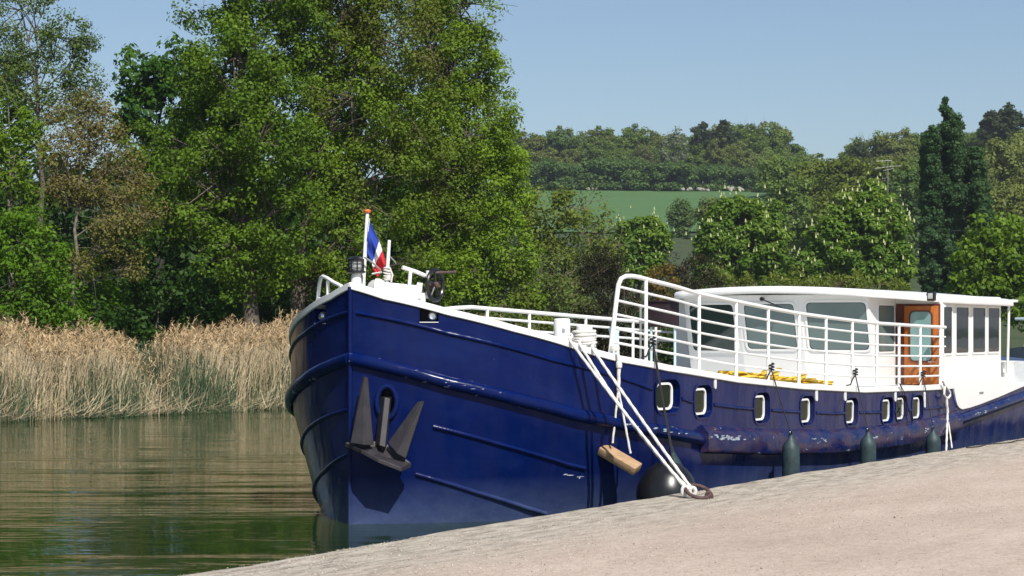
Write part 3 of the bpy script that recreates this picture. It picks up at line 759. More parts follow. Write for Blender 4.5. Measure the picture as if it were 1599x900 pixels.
# roof: cambered slab with a rounded brow
def roof():
    P = [(10.90, -1.60), (10.74, -.9), (10.68, 0), (10.74, .9), (10.90, 1.60), (11.3, 1.80), (12.0, 2.10), (12.5, 2.36), (13.2, 2.43), (15.45, 2.43), (15.45, -2.43), (13.2, -2.43), (12.5, -2.36), (12.0, -2.1), (11.3, -1.8)]
    # subdivide outline
    Q = []
    for i in range(len(P)):
        a, c = np.array(P[i]), np.array(P[(i + 1) % len(P)])
        for t in np.linspace(0, 1, 5)[:-1]: Q.append(tuple(a + (c - a) * t))
    cu, cv = 13.2, 0
    zt_ = lambda u, v: 2.715 - .026 * v * v - .004 * max(0, u - 11.5) * (1 if abs(v) > 1 else .5)
    R = lambda k, dz: [B(cu + (u - cu) * k, cv + (v - cv) * k, zt_(u * k + cu * (1 - k), v * k) + dz) for u, v in Q]
    b = MB(); b.loft([R(.02, -.08), R(.9, -.11), R(.985, -.115), R(.996, -.110), R(1, -.095), R(.998, -.035), R(.988, -.010), R(.965, 0), R(.7, 0), R(.35, 0), R(.02, 0)])
    b.build("roof", M['white'], barge, angle=45)
roof()
b = MB(); b.tube([B(15.60, 2.28, 1.32), B(15.62, 2.30, 2.50)], .022, 9); b.build("roof_post", M['white'], barge)
b = MB(); b.box(B(15.57, 2.2, 2.525), (.30, .46, .045)); b.build("roof_extension", M['white'], barge, bevel=.01)
# deck lamp on the roof edge, wiper
dl = empty("deck_lamp"); dl.parent = barge
b = MB(); b.box(B(12.10, 2.18, 2.56), (.11, .13, .14)); b.build("lamp_housing", M['blackpaint'], dl, bevel=.02)
b = MB(); b.box(B(12.04, 2.18, 2.565), (.015, .075, .085)); b.build("lamp_lens", M['lens'], dl, bevel=.004)
wp = empty("wiper"); wp.parent = barge
pw = fcorner(10.97, -.06, 2.52) + B(-.06, 0, 0)
b = MB(); b.tube([pw, pw + B(-.02, .12, -.05), pw + B(-.0, .33, -.135)], .010, 7); b.build("wiper_arm", M['blackpaint'], wp)
b = MB(); b.lathe([(.03, -.03), (.032, .02), (.02, .03)], pw, (-1, 0, 0), 12); b.build("wiper_motor", M['blackpaint'], wp)
# white topside panel wrapping the hull beside the deckhouse
T_P = np.array([(12.40, 1.22), (12.46, 1.08), (12.52, .97), (12.60, .885), (12.70, .838), (12.83, .815), (13.2, .828), (13.68, .862), (14.7, .952), (15.9, 1.075), (16.4, 1.12)])
rings = []
for u in list(T_P[:, 0]) + list(np.linspace(12.9, 16.8, 25)): pass
for u in sorted(set(list(np.round(T_P[:, 0], 3)) + list(np.round(np.linspace(12.9, 16.4, 24), 3)))):
    zl = tz(T_P, u); ztp = max(zl + .02, 1.27 - max(0, u - 14.9) * .10); o_ = .026
    rings.append([B(u, side(u, zl) + o_, zl), B(u, side(u, 1.1) + o_, (zl + ztp) / 2), B(u, side(u, 1.2) + o_ - .01, ztp), B(u, min(2.26, side(u, 1.2) - .05), ztp + .015), B(u, min(2.20, side(u, 1.2) - .06), zl)])
b = MB(); b.loft(rings); b.build("topside_panel", M['cabin'], barge, angle=40)
q = MB(); q.box(B(13.75, side(13.75, 1.0) + .028, 1.045), (.20, .012, .03)); q.build("panel_vent", M['galv'], barge, smooth=False)
# stern fittings
sb = empty("stern_bollard"); sb.parent = barge
b = MB(); b.lathe([(.20, 1.22), (.20, 1.25), (.135, 1.26), (.13, 1.52), (.15, 1.56), (.12, 1.575)], B(17.0, 1.84, -.08), n=20); b.build("bollard_post", M['white_worn'], sb)
b = MB(); b.tube([B(16.75, 1.86, 1.22), B(16.70, 1.88, 1.30), B(16.78, 1.85, 1.35), B(17.0, 1.82, 1.27), B(17.25, 1.79, 1.30), B(17.4, 1.80, 1.20)], .02, 8); b.build("bollard_horn", M['white_worn'], sb)
q = MB(); q.prism(rrect(16.7, 1.03, .14, .26, .02, .002), side_n3(16.7, 1.03) * .02); q.build("stern_plate", M['white_worn'], HULL, angle=50)

# ------------------------------------------------------------------ anchor (its own thing, hung in the hawse pipe)
anc = empty("anchor", W(.155, side(.155, 1.0), .8)); tag(anc, "dark grey two-fluked anchor hanging from the bow hawse", "anchor")
na = side_n(.155, 1.0); nw = (Vector((A2[0], A2[1], 0)) * na.x + Vector((N2[0], N2[1], 0)) * na.y).normalized(); tw = Vector((0, 0, 1)).cross(nw).normalized()
if tw.x < 0: tw = -tw
def AP(px, py, o):                       # metres across the bow plate from the photo's anchor, o = distance off the plating
    base = W(.155, side(.155, 1.0), 0); t = (px - 607) / 147.5; z = 2.1 - (py - 510) / 147.5
    p = base + tw * t + nw * (o + .05); p.z = z; return p - anc.location
def plate(name, poly, d, ridge=None):
    q = MB(); q.prism([AP(*p) for p in poly], nw * d); return q.build(name, M['anchor'], anc, smooth=False, bevel=.006)
b = MB(); top_ = [AP(547, 691, .05), AP(606, 688, .02), AP(652, 722, .10), AP(640, 727, .30), AP(606, 713, .36), AP(578, 699, .30)]
b.prism(top_, Vector((0, 0, -.045))); b.build("crown_plate", M['anchor'], anc, smooth=False, bevel=.006)
b = MB()
def fluke(name, base, tip, ridge_b, ridge_t):
    q = MB(); P = [AP(*base[0]), AP(*ridge_b), AP(*base[1]), AP(*tip[0]), AP(*ridge_t), AP(*tip[1])]
    k = -nw * .028; V = P + [p + k for p in P]
    q.add(V, [(0, 1, 4, 3), (1, 2, 5, 4), (6, 9, 10, 7), (7, 10, 11, 8), (0, 3, 9, 6), (2, 8, 11, 5), (3, 4, 10, 9), (4, 5, 11, 10), (0, 6, 7, 1), (1, 7, 8, 2)])
    q.build(name, M['anchor'], anc, smooth=False, bevel=.004)
fluke("fluke", ((559, 690, .20), (594, 694, .16)), ((577, 588, .14), (585, 590, .14)), (580, 693, .23), (581, 588, .165))
fluke("fluke", ((616, 690, .13), (645, 714, .20)), ((662, 627, .13), (672.5, 626, .13)), (632, 706, .235), (668, 626, .155))
b = MB(); b.loft([[AP(595, 694, .06), AP(613, 697, .06), AP(613, 697, .20), AP(604, 694, .20)], [AP(599, 620, -.10), AP(618, 620, -.10), AP(618, 623, .05), AP(609.5, 620, .05)]])
b.build("shank", M['anchor'], anc, smooth=False, bevel=.006)

# ------------------------------------------------------------------ flag
def flag():
    root = empty("flag", W(.30, 0, 2.9)); tag(root, "limp French tricolour flag hanging from the bow staff", "flag")
    def FP(px, py, d): return Vector(((px - 800) / 3100 * (21.3 + d), 21.3 + d, 2.1 - (py - 510) / 3100 * (21.3 + d))) - root.location
    ht, hb, ft, fb = (577, 343), (571.5, 393), (603.5, 411), (590, 434)
    n, k = 40, 16; V = []; F = []; MI = []
    for i in range(n + 1):
        s = i / n; se = s ** .92
        for j in range(k + 1):
            t = j / k
            top = (ht[0] + (ft[0] - ht[0]) * se + 2.0 * math.sin(s * 3.1), ht[1] + (ft[1] - ht[1]) * se)
            bot = (hb[0] + (fb[0] - hb[0]) * s + 1.5 * math.sin(s * 3.1 * 2) + 3 * s * (1 - s), hb[1] + (fb[1] - hb[1]) * s)
            x = top[0] + (bot[0] - top[0]) * t; y = top[1] + (bot[1] - top[1]) * t
            d = .045 * math.sin(t * 9 + s * 3) * (.25 + s) + .02 * math.sin(t * 17 - s * 5) * s
            V.append(FP(x, y, d))
    for i in range(n):
        for j in range(k):
            a = i * (k + 1) + j; F.append((a, a + k + 1, a + k + 2, a + 1)); MI.append(0 if i < n * .46 else 1 if i < n * .66 else 2)
    me = bpy.data.meshes.new("cloth"); me.from_pydata(V, [], F)
    for m in ('flagblue', 'flagwhite', 'flagred'): me.materials.append(M[m])
    me.polygons.foreach_set("material_index", MI); me.polygons.foreach_set("use_smooth", [True] * len(F))
    o = bpy.data.objects.new("cloth", me); COL.objects.link(o); o.parent = root
    sm_ = o.modifiers.new("thick", 'SOLIDIFY'); sm_.thickness = .003
    b = MB(); b.tube([FP(577.5, 341, 0), FP(571.5, 395, 0)], .006, 6); b.build("hoist_cord", M['rope'], root)
flag()

# ------------------------------------------------------------------ ropes, fenders, ring
def rope_pts(a, b_, sag=0, n=None):
    a, b_ = Vector(a), Vector(b_); n = n or max(6, int((b_ - a).length / .018)); return [a + (b_ - a) * (i / n) - Vector((0, 0, sag * 4 * (i / n) * (1 - i / n))) for i in range(n + 1)]
RING = Vector((1.915, 20.45, QZ))
def BW(u, v, z): return W(u, v, z)
# mooring line: coils on the bollard, three parts led over the cap rail to the quay ring
ml = empty("mooring_rope", RING); tag(ml, "thick white mooring rope led in three parts from bow to quay ring", "rope")
def rp(pts, r, parent, name="rope_line", mat='rope', tw_=.28):
    q = MB(); q.tube([p - parent.location for p in pts], r, 12, tref=.13, twist=tw_); return q.build(name, M[mat], parent, angle=60)
bc = W(2.05, 1.70, 1.80)
ringL = W(0, 0) ; 
endA = RING + Vector((-.125, .02, .10)); endB = RING + Vector((-.055, .0, .085))
def gpt(u, dv=.0, dz=.02): return W(u, side(u, 1.7) + dv, tz(T_G, u) + dz)
g1, g2, g3 = gpt(1.42, -.0), gpt(1.52, -.0), gpt(1.66, -.0)
rp([bc + Vector((-.10, -.02, .04)), g1 + Vector((.03, .08, .03)), g1] + rope_pts(g1 + Vector((.01, -.05, -.03)), endA, .02), .0165, ml)
rp([bc + Vector((-.08, -.05, .08)), g2 + Vector((.03, .08, .03)), g2] + rope_pts(g2 + Vector((.01, -.05, -.03)), endA + Vector((.012, 0, .012)), .09), .0165, ml)
rp([bc + Vector((-.02, -.08, .06)), g3 + Vector((.03, .08, .03)), g3] + rope_pts(g3 + Vector((.01, -.05, -.03)), endB, .015), .0165, ml)
coil = []
for i in range(7 * 24 + 1):
    a = i / 24 * 2 * math.pi; r = .118 + .006 * math.sin(i * .37); coil.append(bc + Vector((r * math.cos(a), r * math.sin(a), .02 + .0325 * i / 24 + .004 * math.sin(i * .21))))
rp(coil, .019, ml, "rope_coil")
q = MB(); q.tube([Vector(p) for p in [(-.13 + .03 * math.cos(a), .01 + .0 * a, .075 + .045 * math.sin(a)) for a in np.linspace(0, 6.283, 17)[:-1]]], .02, 8, closed=True)
q.tube([Vector(p) for p in [(-.055 + .03 * math.cos(a), -.01, .07 + .04 * math.sin(a)) for a in np.linspace(0, 6.283, 17)[:-1]]], .02, 8, closed=True); q.build("rope_eye", M['rope'], ml)
# iron ring
rg = empty("mooring_ring", RING); tag(rg, "rusty iron mooring ring lying on the quay edge", "mooring ring")
q = MB(); ra = Vector((.93, -.05, -.22)).normalized(); rb_ = Vector((.15, .95, .42)).normalized()
rb_ = (rb_ - ra * rb_.dot(ra)).normalized()
q.tube([Vector((0, 0, .07)) + ra * (.128 * math.cos(a)) + rb_ * (.125 * math.sin(a)) for a in np.linspace(0, 2 * math.pi, 41)[:-1]], .019, 10, closed=True); q.build("ring", M['rust'], rg)
q = MB(); q.tube([Vector((.115 + .03 * math.cos(a), .0, .01 + .055 * math.sin(a))) for a in np.linspace(-.5, 3.7, 14)], .018, 9); q.build("staple", M['rust'], rg)

# swing plank
hang = W(1.99, side(1.99, 1.6) + .03, 1.76); swz = hang
sw = empty("timber_fender", hang); tag(sw, "weathered timber block hung on a knotted rope against the bow", "timber fender")
pc = W(1.985, 2.32, 0); sc_ = 143.5
def SP(px, py, d=0): return Vector(((px - 968) / sc_ + pc.x, pc.y + d, 2.1 - (py - 510) / sc_)) - hang
pc.x = (968 - 800) / 3100 * pc.y
ex = (SP(998, 731) - SP(940, 698)).normalized(); ex = (ex + Vector((0, -.42, 0))).normalized(); ez = Vector((-ex.z * .2, -.45, 1)); ez = (ez - ex * ez.dot(ex)).normalized(); ey = ez.cross(ex)
q = MB(); q.box(SP(968, 717), (.475, .16, .095), ax=(ex, ey, ez)); q.build("timber_block", M['timber'], sw, bevel=.008)
q = MB(); q.box(SP(966, 722) - ez * .03 - ey * .0 + Vector((0, -.06, 0)), (.24, .02, .02), ax=(ex, ey, ez)); q.build("batten", M['white_worn'], sw)
kn = SP(967, 570, .0); sl = [SP(962, 545, .05), SP(966, 556, .0), kn]
rp([p + hang for p in sl], .017, sw, "hang_rope")
rp([p + hang for p in rope_pts(kn, SP(966, 610))], .020, sw, "hang_rope")
rp([p + hang for p in rope_pts(SP(966, 608), SP(957, 692))], .012, sw, "hang_rope")
rp([p + hang for p in rope_pts(SP(966, 608), SP(985, 708))], .012, sw, "hang_rope")
q = MB(); q.lathe([(.01, -.05), (.032, -.03), (.036, 0), (.03, .03), (.01, .045)], kn, n=12); q.build("knot", M['rope'], sw)
q = MB(); q.lathe([(.05, -.03), (.055, 0), (.045, .03)], SP(961, 544, .05), n=12); q.build("knot", M['rope'], sw)

# fenders
def fender_rope(top, eye, parent, knot=True):
    q = MB(); a, c = Vector(top) - parent.location, Vector(eye) - parent.location
    q.tube([a + (c - a) * (i / 14) - Vector((0, 0, .02 * math.sin(math.pi * i / 14))) for i in range(15)], .0085, 7); q.build("fender_rope", M['blackrope'], parent)
    if knot:
        q = MB(); q.tube([a + Vector((.03 * math.cos(t), .03 * math.sin(t), .006 * t)) for t in np.linspace(0, 14, 40)], .010, 6)
        q.tube([a, a + Vector((-.04, -.03, -.05)), a + Vector((-.07, -.03, -.13)), a + Vector((-.13, -.02, -.145))], .009, 6); q.build("rope_hitch", M['blackrope'], parent)
def cyl_fender(u, v, zt_, r, ln, rope_u, rope_z, label, tilt=0):
    e = empty("fender", W(u, v, zt_ - ln)); tag(e, label, "fender", "teal fenders along the barge side")
    q = MB(); q.lathe([(.03, 0), (r * .75, .02), (r * .97, .09), (r, .14), (r, ln - .14), (r * .93, ln - .08), (r * .55, ln - .02), (.035, ln + .01), (.03, ln + .05)], (0, 0, 0), n=22); q.build("fender_body", M['teal'], e)
    q = MB(); q.tube([Vector((.03 * math.cos(a) * A2[0], .03 * math.cos(a) * A2[1], ln + .07 + .03 * math.sin(a))) for a in np.linspace(0, 6.283, 15)[:-1]], .012, 7, closed=True); q.build("fender_eye", M['black'], e)
    fender_rope(W(rope_u, side(rope_u, 1.4) - .01, rope_z), W(u, v, zt_ + .09), e)
cyl_fender(5.42, 2.72, .72, .108, .66, 5.59, 1.56, "longest teal cylinder fender, nearest to the round black one")
cyl_fender(8.02, 2.72, .645, .108, .60, 8.41, 1.44, "teal cylinder fender hanging between two others, below the third from last porthole")
cyl_fender(10.62, 2.72, .56, .108, .56, 11.13, 1.36, "teal cylinder fender hanging beside the white rope with a loop below the door")
bf = empty("ball_fender", W(2.28, 2.60, .26)); tag(bf, "big round black ball fender squeezed between bow and quay", "fender")
q = MB(); q.lathe([(.335 * math.sin(t) if t < 2.75 else .335 * math.sin(t) * .9, -.335 * math.cos(t) * (1 if t < 2 else 1.1)) for t in np.linspace(.05, 2.95, 22)] + [(.035, .36), (.03, .41)], (0, 0, 0), (.12, .1, 1), n=30); q.build("fender_body", M['black'], bf)
fender_rope(W(2.50, side(2.5, 1.6), 1.90), W(2.34, 2.63, .72), bf)
fender_rope(W(2.53, side(2.5, 1.6), 1.88), W(2.37, 2.63, .72), bf, False)
tf = empty("fender", W(2.57, 2.60, .20)); tag(tf, "tapered teal fender leaning behind the round black one", "fender", "teal fenders along the barge side")
q = MB(); q.lathe([(.10, -.2), (.15, 0), (.155, .12), (.13, .28), (.08, .42), (.025, .55), (.02, .6)], (0, 0, 0), (-.16, -.2, 1), n=20); q.build("fender_body", M['teal'], tf)

# looped white rope near the door
wr = empty("looped_rope", W(12.05, 2.5, .4)); tag(wr, "white rope with a spliced loop hanging down the hull aft", "rope")
def HP(px, py, v=2.47):
    t = (px - 800) / 3100; u = (t * (STEM[1] + v * N2[1]) - STEM[0] - v * N2[0]) / (A2[0] - t * A2[1]); p = W(u, v); p.z = 2.1 - (py - 510) * p.y / 3100; return p
lp = [HP(x, y) for x, y in ((1472, 594), (1475, 601), (1480, 607), (1484, 613), (1484, 618), (1481, 622), (1477, 621), (1474.5, 616), (1475, 609), (1476, 602))]
rp(lp, .018, wr); rp(rope_pts(HP(1478, 622), HP(1480, 645)), .022, wr); rp(rope_pts(HP(1480, 645), HP(1478, 705, 2.6)), .016, wr); rp(rope_pts(HP(1480, 650), HP(1487, 700, 2.6)), .012, wr)
# slack thin black line by the jamb
sl_ = empty("slack_line", W(10.2, 2.45, 1.2)); tag(sl_, "thin slack black line looped over the hull below the side door", "rope")
q = MB(); q.tube([HP(x, y, 2.45) - sl_.location for x, y in ((1404, 598), (1408, 606), (1412, 625), (1417, 655), (1421, 690))], .006, 6); q.tube([HP(x, y, 2.45) - sl_.location for x, y in ((1406, 600), (1412, 612), (1418, 632), (1425, 662))], .006, 6); q.build("line", M['blackrope'], sl_)
# yellow hose piled on the side deck
yh = empty("yellow_hose", W(6.3, 2.0, tz(T_G, 6.3))); tag(yh, "flat yellow hose piled loosely on the side deck", "hose")
rnd = random.Random(5); q = MB()
for k in range(9):
    u0 = 4.75 + rnd.uniform(0, .6); v0 = 2.05 + rnd.uniform(-.12, .1); pts = []
    for i in range(40):
        s = i / 39; u = u0 + s * (2.9 - rnd.uniform(0, .05)) ; 
        v = v0 + .10 * math.sin(s * 14 + k * 2.1) ; z = tz(T_G, u) + .015 + .006 * k + .022 * abs(math.sin(s * 9 + k * 1.7)) * (1 + .6 * math.sin(s * 3.1))
        pts.append(W(u, v, z) - yh.location)
    q.tube(pts, .035, 8, ry=.018)
for a, c in (((6.15, 2.18, .05), (6.75, 1.98, .19)), ((5.9, 2.15, .10), (6.5, 1.95, .16)), ((7.1, 2.16, .06), (7.55, 2.0, .14))):
    pa = W(a[0], a[1], tz(T_G, a[0]) + a[2]) - yh.location; pb = W(c[0], c[1], tz(T_G, c[0]) + c[2]) - yh.location
    q.tube([pa, (pa + pb) / 2 + Vector((0, 0, .02)), pb], .045, 8, ry=.018)
q.build("hose_pile", M['yellow'], yh)
# coil of cord dropped on the quay edge, small debris
cl = empty("cord", W(11.6, 3.2, QZ)); tag(cl, "thin dark cord lying along the quay edge", "cord")
q = MB(); q.tube([W(10.9 + .18 * i, 3.12 + .05 * math.sin(i * .9) + .012 * i, QZ + .012) - cl.location for i in range(22)], .009, 6); q.build("cord_strand", M['blackrope'], cl)

# ------------------------------------------------------------------ second boat beyond the stern
def second_boat():
    e = empty("moored_boat", W(23.2, 1.0), RZ); tag(e, "grey blue boat with pale cabin moored beyond the barge stern", "boat")
    b = MB(); rings = []
    for u, w, zt_ in ((0, .05, 1.75), (.35, .7, 1.70), (.9, 1.25, 1.64), (1.8, 1.6, 1.6), (4, 1.7, 1.55), (9, 1.6, 1.5)):
        rings.append([B(u * .95, w, zt_), B(u, w * .95, .8), B(u + .2, w * .7, -.3), B(u + .2, -w * .7, -.3), B(u, -w * .95, .8), B(u * .95, -w, zt_)])
    b.loft(rings); b.build("hull", M['boat_grey'], e, angle=40)
    b = MB(); b.loft([[B(1.1, 1.1, 1.5), B(6, 1.2, 1.5), B(6, -1.2, 1.5), B(1.1, -1.1, 1.5)], [B(1.3, 1.0, 2.22), B(6, 1.1, 2.22), B(6, -1.1, 2.22), B(1.3, -1.0, 2.22)]]); b.build("cabin", M['cabin'], e, smooth=False, bevel=.03)
    b = MB(); b.box(B(3.6, 0, 2.26), (5.0, 2.5, .06)); b.build("roof", M['bluewhite'], e, bevel=.02)
    window("cabin_window", [B(1.19, -.6, 1.8), B(1.19, .6, 1.8), B(1.26, .6, 2.12), B(1.26, -.6, 2.12)], .05, M['glass_dark'], .03, e)
    window("cabin_window", [B(1.9, 1.075, 1.8), B(2.9, 1.075, 1.8), B(2.9, 1.085, 2.12), B(1.9, 1.085, 2.12)], .05, M['glass_dark'], .03, e)
    b = MB(); b.tube([B(.1, 0, 1.7), B(.1, 0, 2.2), B(1.2, .3, 2.25)], .02, 8); b.build("pulpit_rail", M['white'], e)
    t = empty("tyre_fender", W(18.6, 2.66, .62)); tag(t, "dark old tyre hanging at the stern corner by the quay", "tyre")
    b = MB(); b.tube([Vector((A2[0] * .26 * math.cos(a), A2[1] * .26 * math.cos(a), .26 * math.sin(a))) for a in np.linspace(0, 6.283, 29)[:-1]], .10, 12, closed=True); b.build("tyre", M['tyre'], t)
    b = MB(); b.tube([Vector((0, 0, .3)), Vector((-.1, .1, .75))], .012, 6); b.build("tyre_rope", M['blackrope'], t)
second_boat()

# ------------------------------------------------------------------ reeds on the far bank (uncountable)
def reeds():
    rng = np.random.default_rng(11)
    m = bpy.data.materials.new("dry_reed_stems"); m.use_nodes = True
    N, L = m.node_tree.nodes, m.node_tree.links; P = N["Principled BSDF"]
    at = N.new("ShaderNodeAttribute"); at.attribute_name = "tint"
    r = ramp(N, L, at.outputs["Fac"], [(0, (.018, .052, .022)), (.25, (.055, .110, .045)), (.33, (.27, .205, .115)), (.6, (.47, .375, .225)), (.9, (.62, .51, .335)), (1, (.70, .60, .43))])
    L.new(r.outputs[0], P.inputs["Base Color"]); P.inputs["Roughness"].default_value = .8
    mp = bpy.data.materials.new("reed_plumes"); mp.use_nodes = True
    N, L = mp.node_tree.nodes, mp.node_tree.links; P = N["Principled BSDF"]
    at = N.new("ShaderNodeAttribute"); at.attribute_name = "tint"
    r = ramp(N, L, at.outputs["Fac"], [(0, (.24, .155, .075)), (.5, (.42, .295, .155)), (1, (.57, .43, .25))]); L.new(r.outputs[0], P.inputs["Base Color"]); P.inputs["Roughness"].default_value = .9
    VV, QQ, TT, MI = [], [], [], []; off = 0
    def ribbon(P0, P1, P2, w, tint, mi):
        nonlocal off
        n = len(P0); d = P2 - P0; sd_ = np.stack([d[:, 1] + .001, -d[:, 0], np.zeros(n)], -1)
        a = rng.uniform(0, np.pi, n); sd_ = np.stack([np.cos(a), np.sin(a) * .5, np.zeros(n)], -1); sd_ = sd_ * w[:, None] / 2
        v = np.stack([P0 - sd_, P0 + sd_, P1 - sd_ * .9, P1 + sd_ * .9, P2 - sd_ * .35, P2 + sd_ * .35], 1)
        i = np.arange(n)[:, None] * 6 + off
        q = np.concatenate([i + np.array([[0, 1, 3, 2]]), i + np.array([[2, 3, 5, 4]])], 1).reshape(-1, 4)
        VV.append(v.reshape(-1, 3)); QQ.append(q); TT.append(np.repeat(tint, 2)); MI.append(np.full(2 * n, mi)); off += 6 * n
    def hgt(s):   # crest of the reed bed along the bank
        base = 1.85 + .10 * np.sin(s * 1.1 + .4) + .09 * np.sin(s * 2.7) + .07 * np.sin(s * 6.3 + 1) + .12 * sm(s, -4, 1)
        dip = .95 * np.exp(-((s + 4.75) / .42) ** 2) + .35 * np.exp(-((s + 5.6) / .7) ** 2) + .22 * np.exp(-((s + 4.0) / .4) ** 2)
        return base - dip
    def place(n, s0, s1, d0, d1, pw=1.):
        s = rng.uniform(s0, s1, n); d = d0 + (d1 - d0) * rng.uniform(0, 1, n) ** pw
        x = BK[0] + BD[0] * s + BN[0] * d; y = BK[1] + BD[1] * s + BN[1] * d
        return s, d, x, y, np.maximum(ground_h(x, y), -.05)
    s0, s1 = -15, 9
    # tall old stems
    n = 21000; s, d, x, y, z = place(n, s0, s1, -.35, 3.2)
    # thin out in patches
    keep = (np.sin(s * 3.1 + d * 1.3) + np.sin(s * 7.3 - d * 2) + rng.normal(0, 1.2, n)) > -2.0; s, d, x, y, z = s[keep], d[keep], x[keep], y[keep], z[keep]; n = len(s)
    se = s - .85 * np.maximum(d, 0); h = hgt(se) * (1 - .42 * rng.uniform(0, 1, n) ** 1.6 + .07 * rng.normal(0, 1, n)) - z * .6
    P0 = np.stack([x, y, z], -1); lean = rng.normal(0, .12, (n, 2)) + np.array([.07, 0]) + (.06 * np.sin(s * 2.2))[:, None]
    P2 = P0 + np.stack([lean[:, 0] * h, lean[:, 1] * h, h], -1); P1 = (P0 + P2) / 2 - np.stack([lean[:, 0] * h * .18, lean[:, 1] * h * .1, 0 * h], -1)
    patch = .10 * np.sin(s * 2.3 + 1) + .08 * np.sin(s * 5.1 + d)
    ribbon(P0, P1, P2, rng.uniform(.008, .017, n), np.clip(.66 + patch + rng.normal(0, .15, n), .32, 1), 0)
    top, hh, ss = P2, h, s
    # plumes on about half of the stems
    sel = (rng.uniform(0, 1, n) < .36) & (h > .80 * hgt(se)); T = top[sel]; k = len(T)
    bend = np.stack([rng.normal(.5, .35, k), rng.normal(0, .4, k), rng.normal(0, .1, k)], -1)
    for j in range(10):
        f = j / 9; ln = rng.uniform(.11, .22, k) * (1 - .3 * f)
        c = T + np.array([0, 0, -.10]) + np.stack([0 * ln, 0 * ln, np.full(k, .27 * f)], -1) + bend * (f ** 2 * .10)[..., None] if False else T + np.stack([np.zeros(k), np.zeros(k), np.full(k, -.12 + .26 * f)], -1) + bend * (f ** 2 * .10)
        dr_ = bend * .8 + rng.normal(0, .55, (k, 3)) + np.array([0, 0, .35 - .5 * f]); dr_ /= np.linalg.norm(dr_, axis=1)[:, None]
        e = c + dr_ * ln[:, None]; ribbon(c, (c + e) / 2 + np.array([0, 0, .008]), e, rng.uniform(.022, .045, k) * (1 - .4 * f), np.clip(.5 + patch[sel] + rng.normal(0, .22, k), 0, 1), 1)
    # hanging dry leaves
    n = 15000; s, d, x, y, z = place(n, s0, s1, -.3, 2.8); b0 = rng.uniform(.15, .8, n) * hgt(s - .85 * np.maximum(d, 0))
    P0 = np.stack([x, y, z + b0 * .8], -1); a = rng.uniform(0, 6.28, n); ln = rng.uniform(.2, .5, n)
    dv = np.stack([np.cos(a) * .7, np.sin(a) * .7, rng.uniform(-.3, .9, n)], -1); P2 = P0 + dv * ln[:, None]; P1 = (P0 + P2) / 2 + np.array([0, 0, .06])
    ribbon(P0, P1, P2, rng.uniform(.012, .024, n), np.clip(.68 + rng.normal(0, .16, n), .33, 1), 0)
    # green shoots low down, in drifts
    n = 24000; s, d, x, y, z = place(n, s0, s1, -.55, 1.8)
    dens = .5 + .3 * np.sin(s * 1.9 + .6) + .25 * np.sin(s * 4.3) + .9 * np.exp(-((s + 3.6) / .8) ** 2); keep = rng.uniform(0, 1, n) < dens; s, d, x, y, z = s[keep], d[keep], x[keep], y[keep], z[keep]; n = len(s)
    h = rng.uniform(.45, 1.25, n) + .45 * np.exp(-((s + 3.6) / .7) ** 2); P0 = np.stack([x, y, z], -1); lean = rng.normal(0, .18, (n, 2))
    P2 = P0 + np.stack([lean[:, 0] * h, lean[:, 1] * h, h], -1); P1 = (P0 + P2) / 2 - np.stack([lean[:, 0] * h * .2, 0 * h, 0 * h], -1)
    ribbon(P0, P1, P2, rng.uniform(.010, .022, n), np.clip(.13 + rng.normal(0, .08, n), 0, .26), 0)
    # fallen stems slanting at the water's edge
    n = 3800; s, d, x, y, z = place(n, s0, s1, -.7, .5); ln = rng.uniform(.4, 1.3, n); a = rng.normal(.35, .5, n)
    sg = np.where(rng.uniform(0, 1, n) < .75, 1, -1)
    P0 = np.stack([x, y, z * 0 + .01 + rng.uniform(0, .15, n)], -1); P2 = P0 + np.stack([np.cos(a) * ln * sg * .8, rng.normal(-.1, .2, n), np.abs(np.sin(a)) * ln * .75], -1); P1 = (P0 + P2) / 2 - np.array([0, 0, .03])
    ribbon(P0, P1, P2, rng.uniform(.010, .018, n), np.clip(.75 + rng.normal(0, .14, n), .4, 1), 0)
    o = np_mesh("reeds", np.concatenate(VV), np.concatenate(QQ), [m, mp], tint=np.concatenate(TT), mat_idx=np.concatenate(MI))
    tag(o, "tall dry tan reeds with feathery plumes along the far bank", "reeds", kind="stuff")
reeds()

# ------------------------------------------------------------------ trees
F_ = 3100.
def at(px, py, Y): return np.array([(px - 800) / F_ * Y, Y, CAM_H - (py - 510) / F_ * Y])
def tubes_np(paths):
    VV, QQ = [], []; off = 0
    for pts, rs, n in paths:
        pts = np.asarray(pts, float); k = len(pts); d = np.gradient(pts, axis=0); d /= np.linalg.norm(d, axis=1)[:, None] + 1e-9
        ref = np.where(np.abs(d[:, 2:3]) < .9, np.array([[0, 0, 1.]]), np.array([[1., 0, 0]])); x = np.cross(d, ref); x /= np.linalg.norm(x, axis=1)[:, None] + 1e-9
        if k > 2: x[:] = np.where((x * x[0]).sum(1)[:, None] < 0, -x, x)
        y = np.cross(d, x); t = np.arange(n) * 2 * np.pi / n
        v = pts[:, None] + (x[:, None] * np.cos(t)[None, :, None] + y[:, None] * np.sin(t)[None, :, None]) * np.asarray(rs)[:, None, None]
        i = np.arange(k - 1)[:, None] * n + np.arange(n)[None]; j = np.arange(k - 1)[:, None] * n + (np.arange(n)[None] + 1) % n
        QQ.append(np.stack([i, j, j + n, i + n], -1).reshape(-1, 4) + off); VV.append(v.reshape(-1, 3)); off += k * n
    return np.concatenate(VV), np.concatenate(QQ)
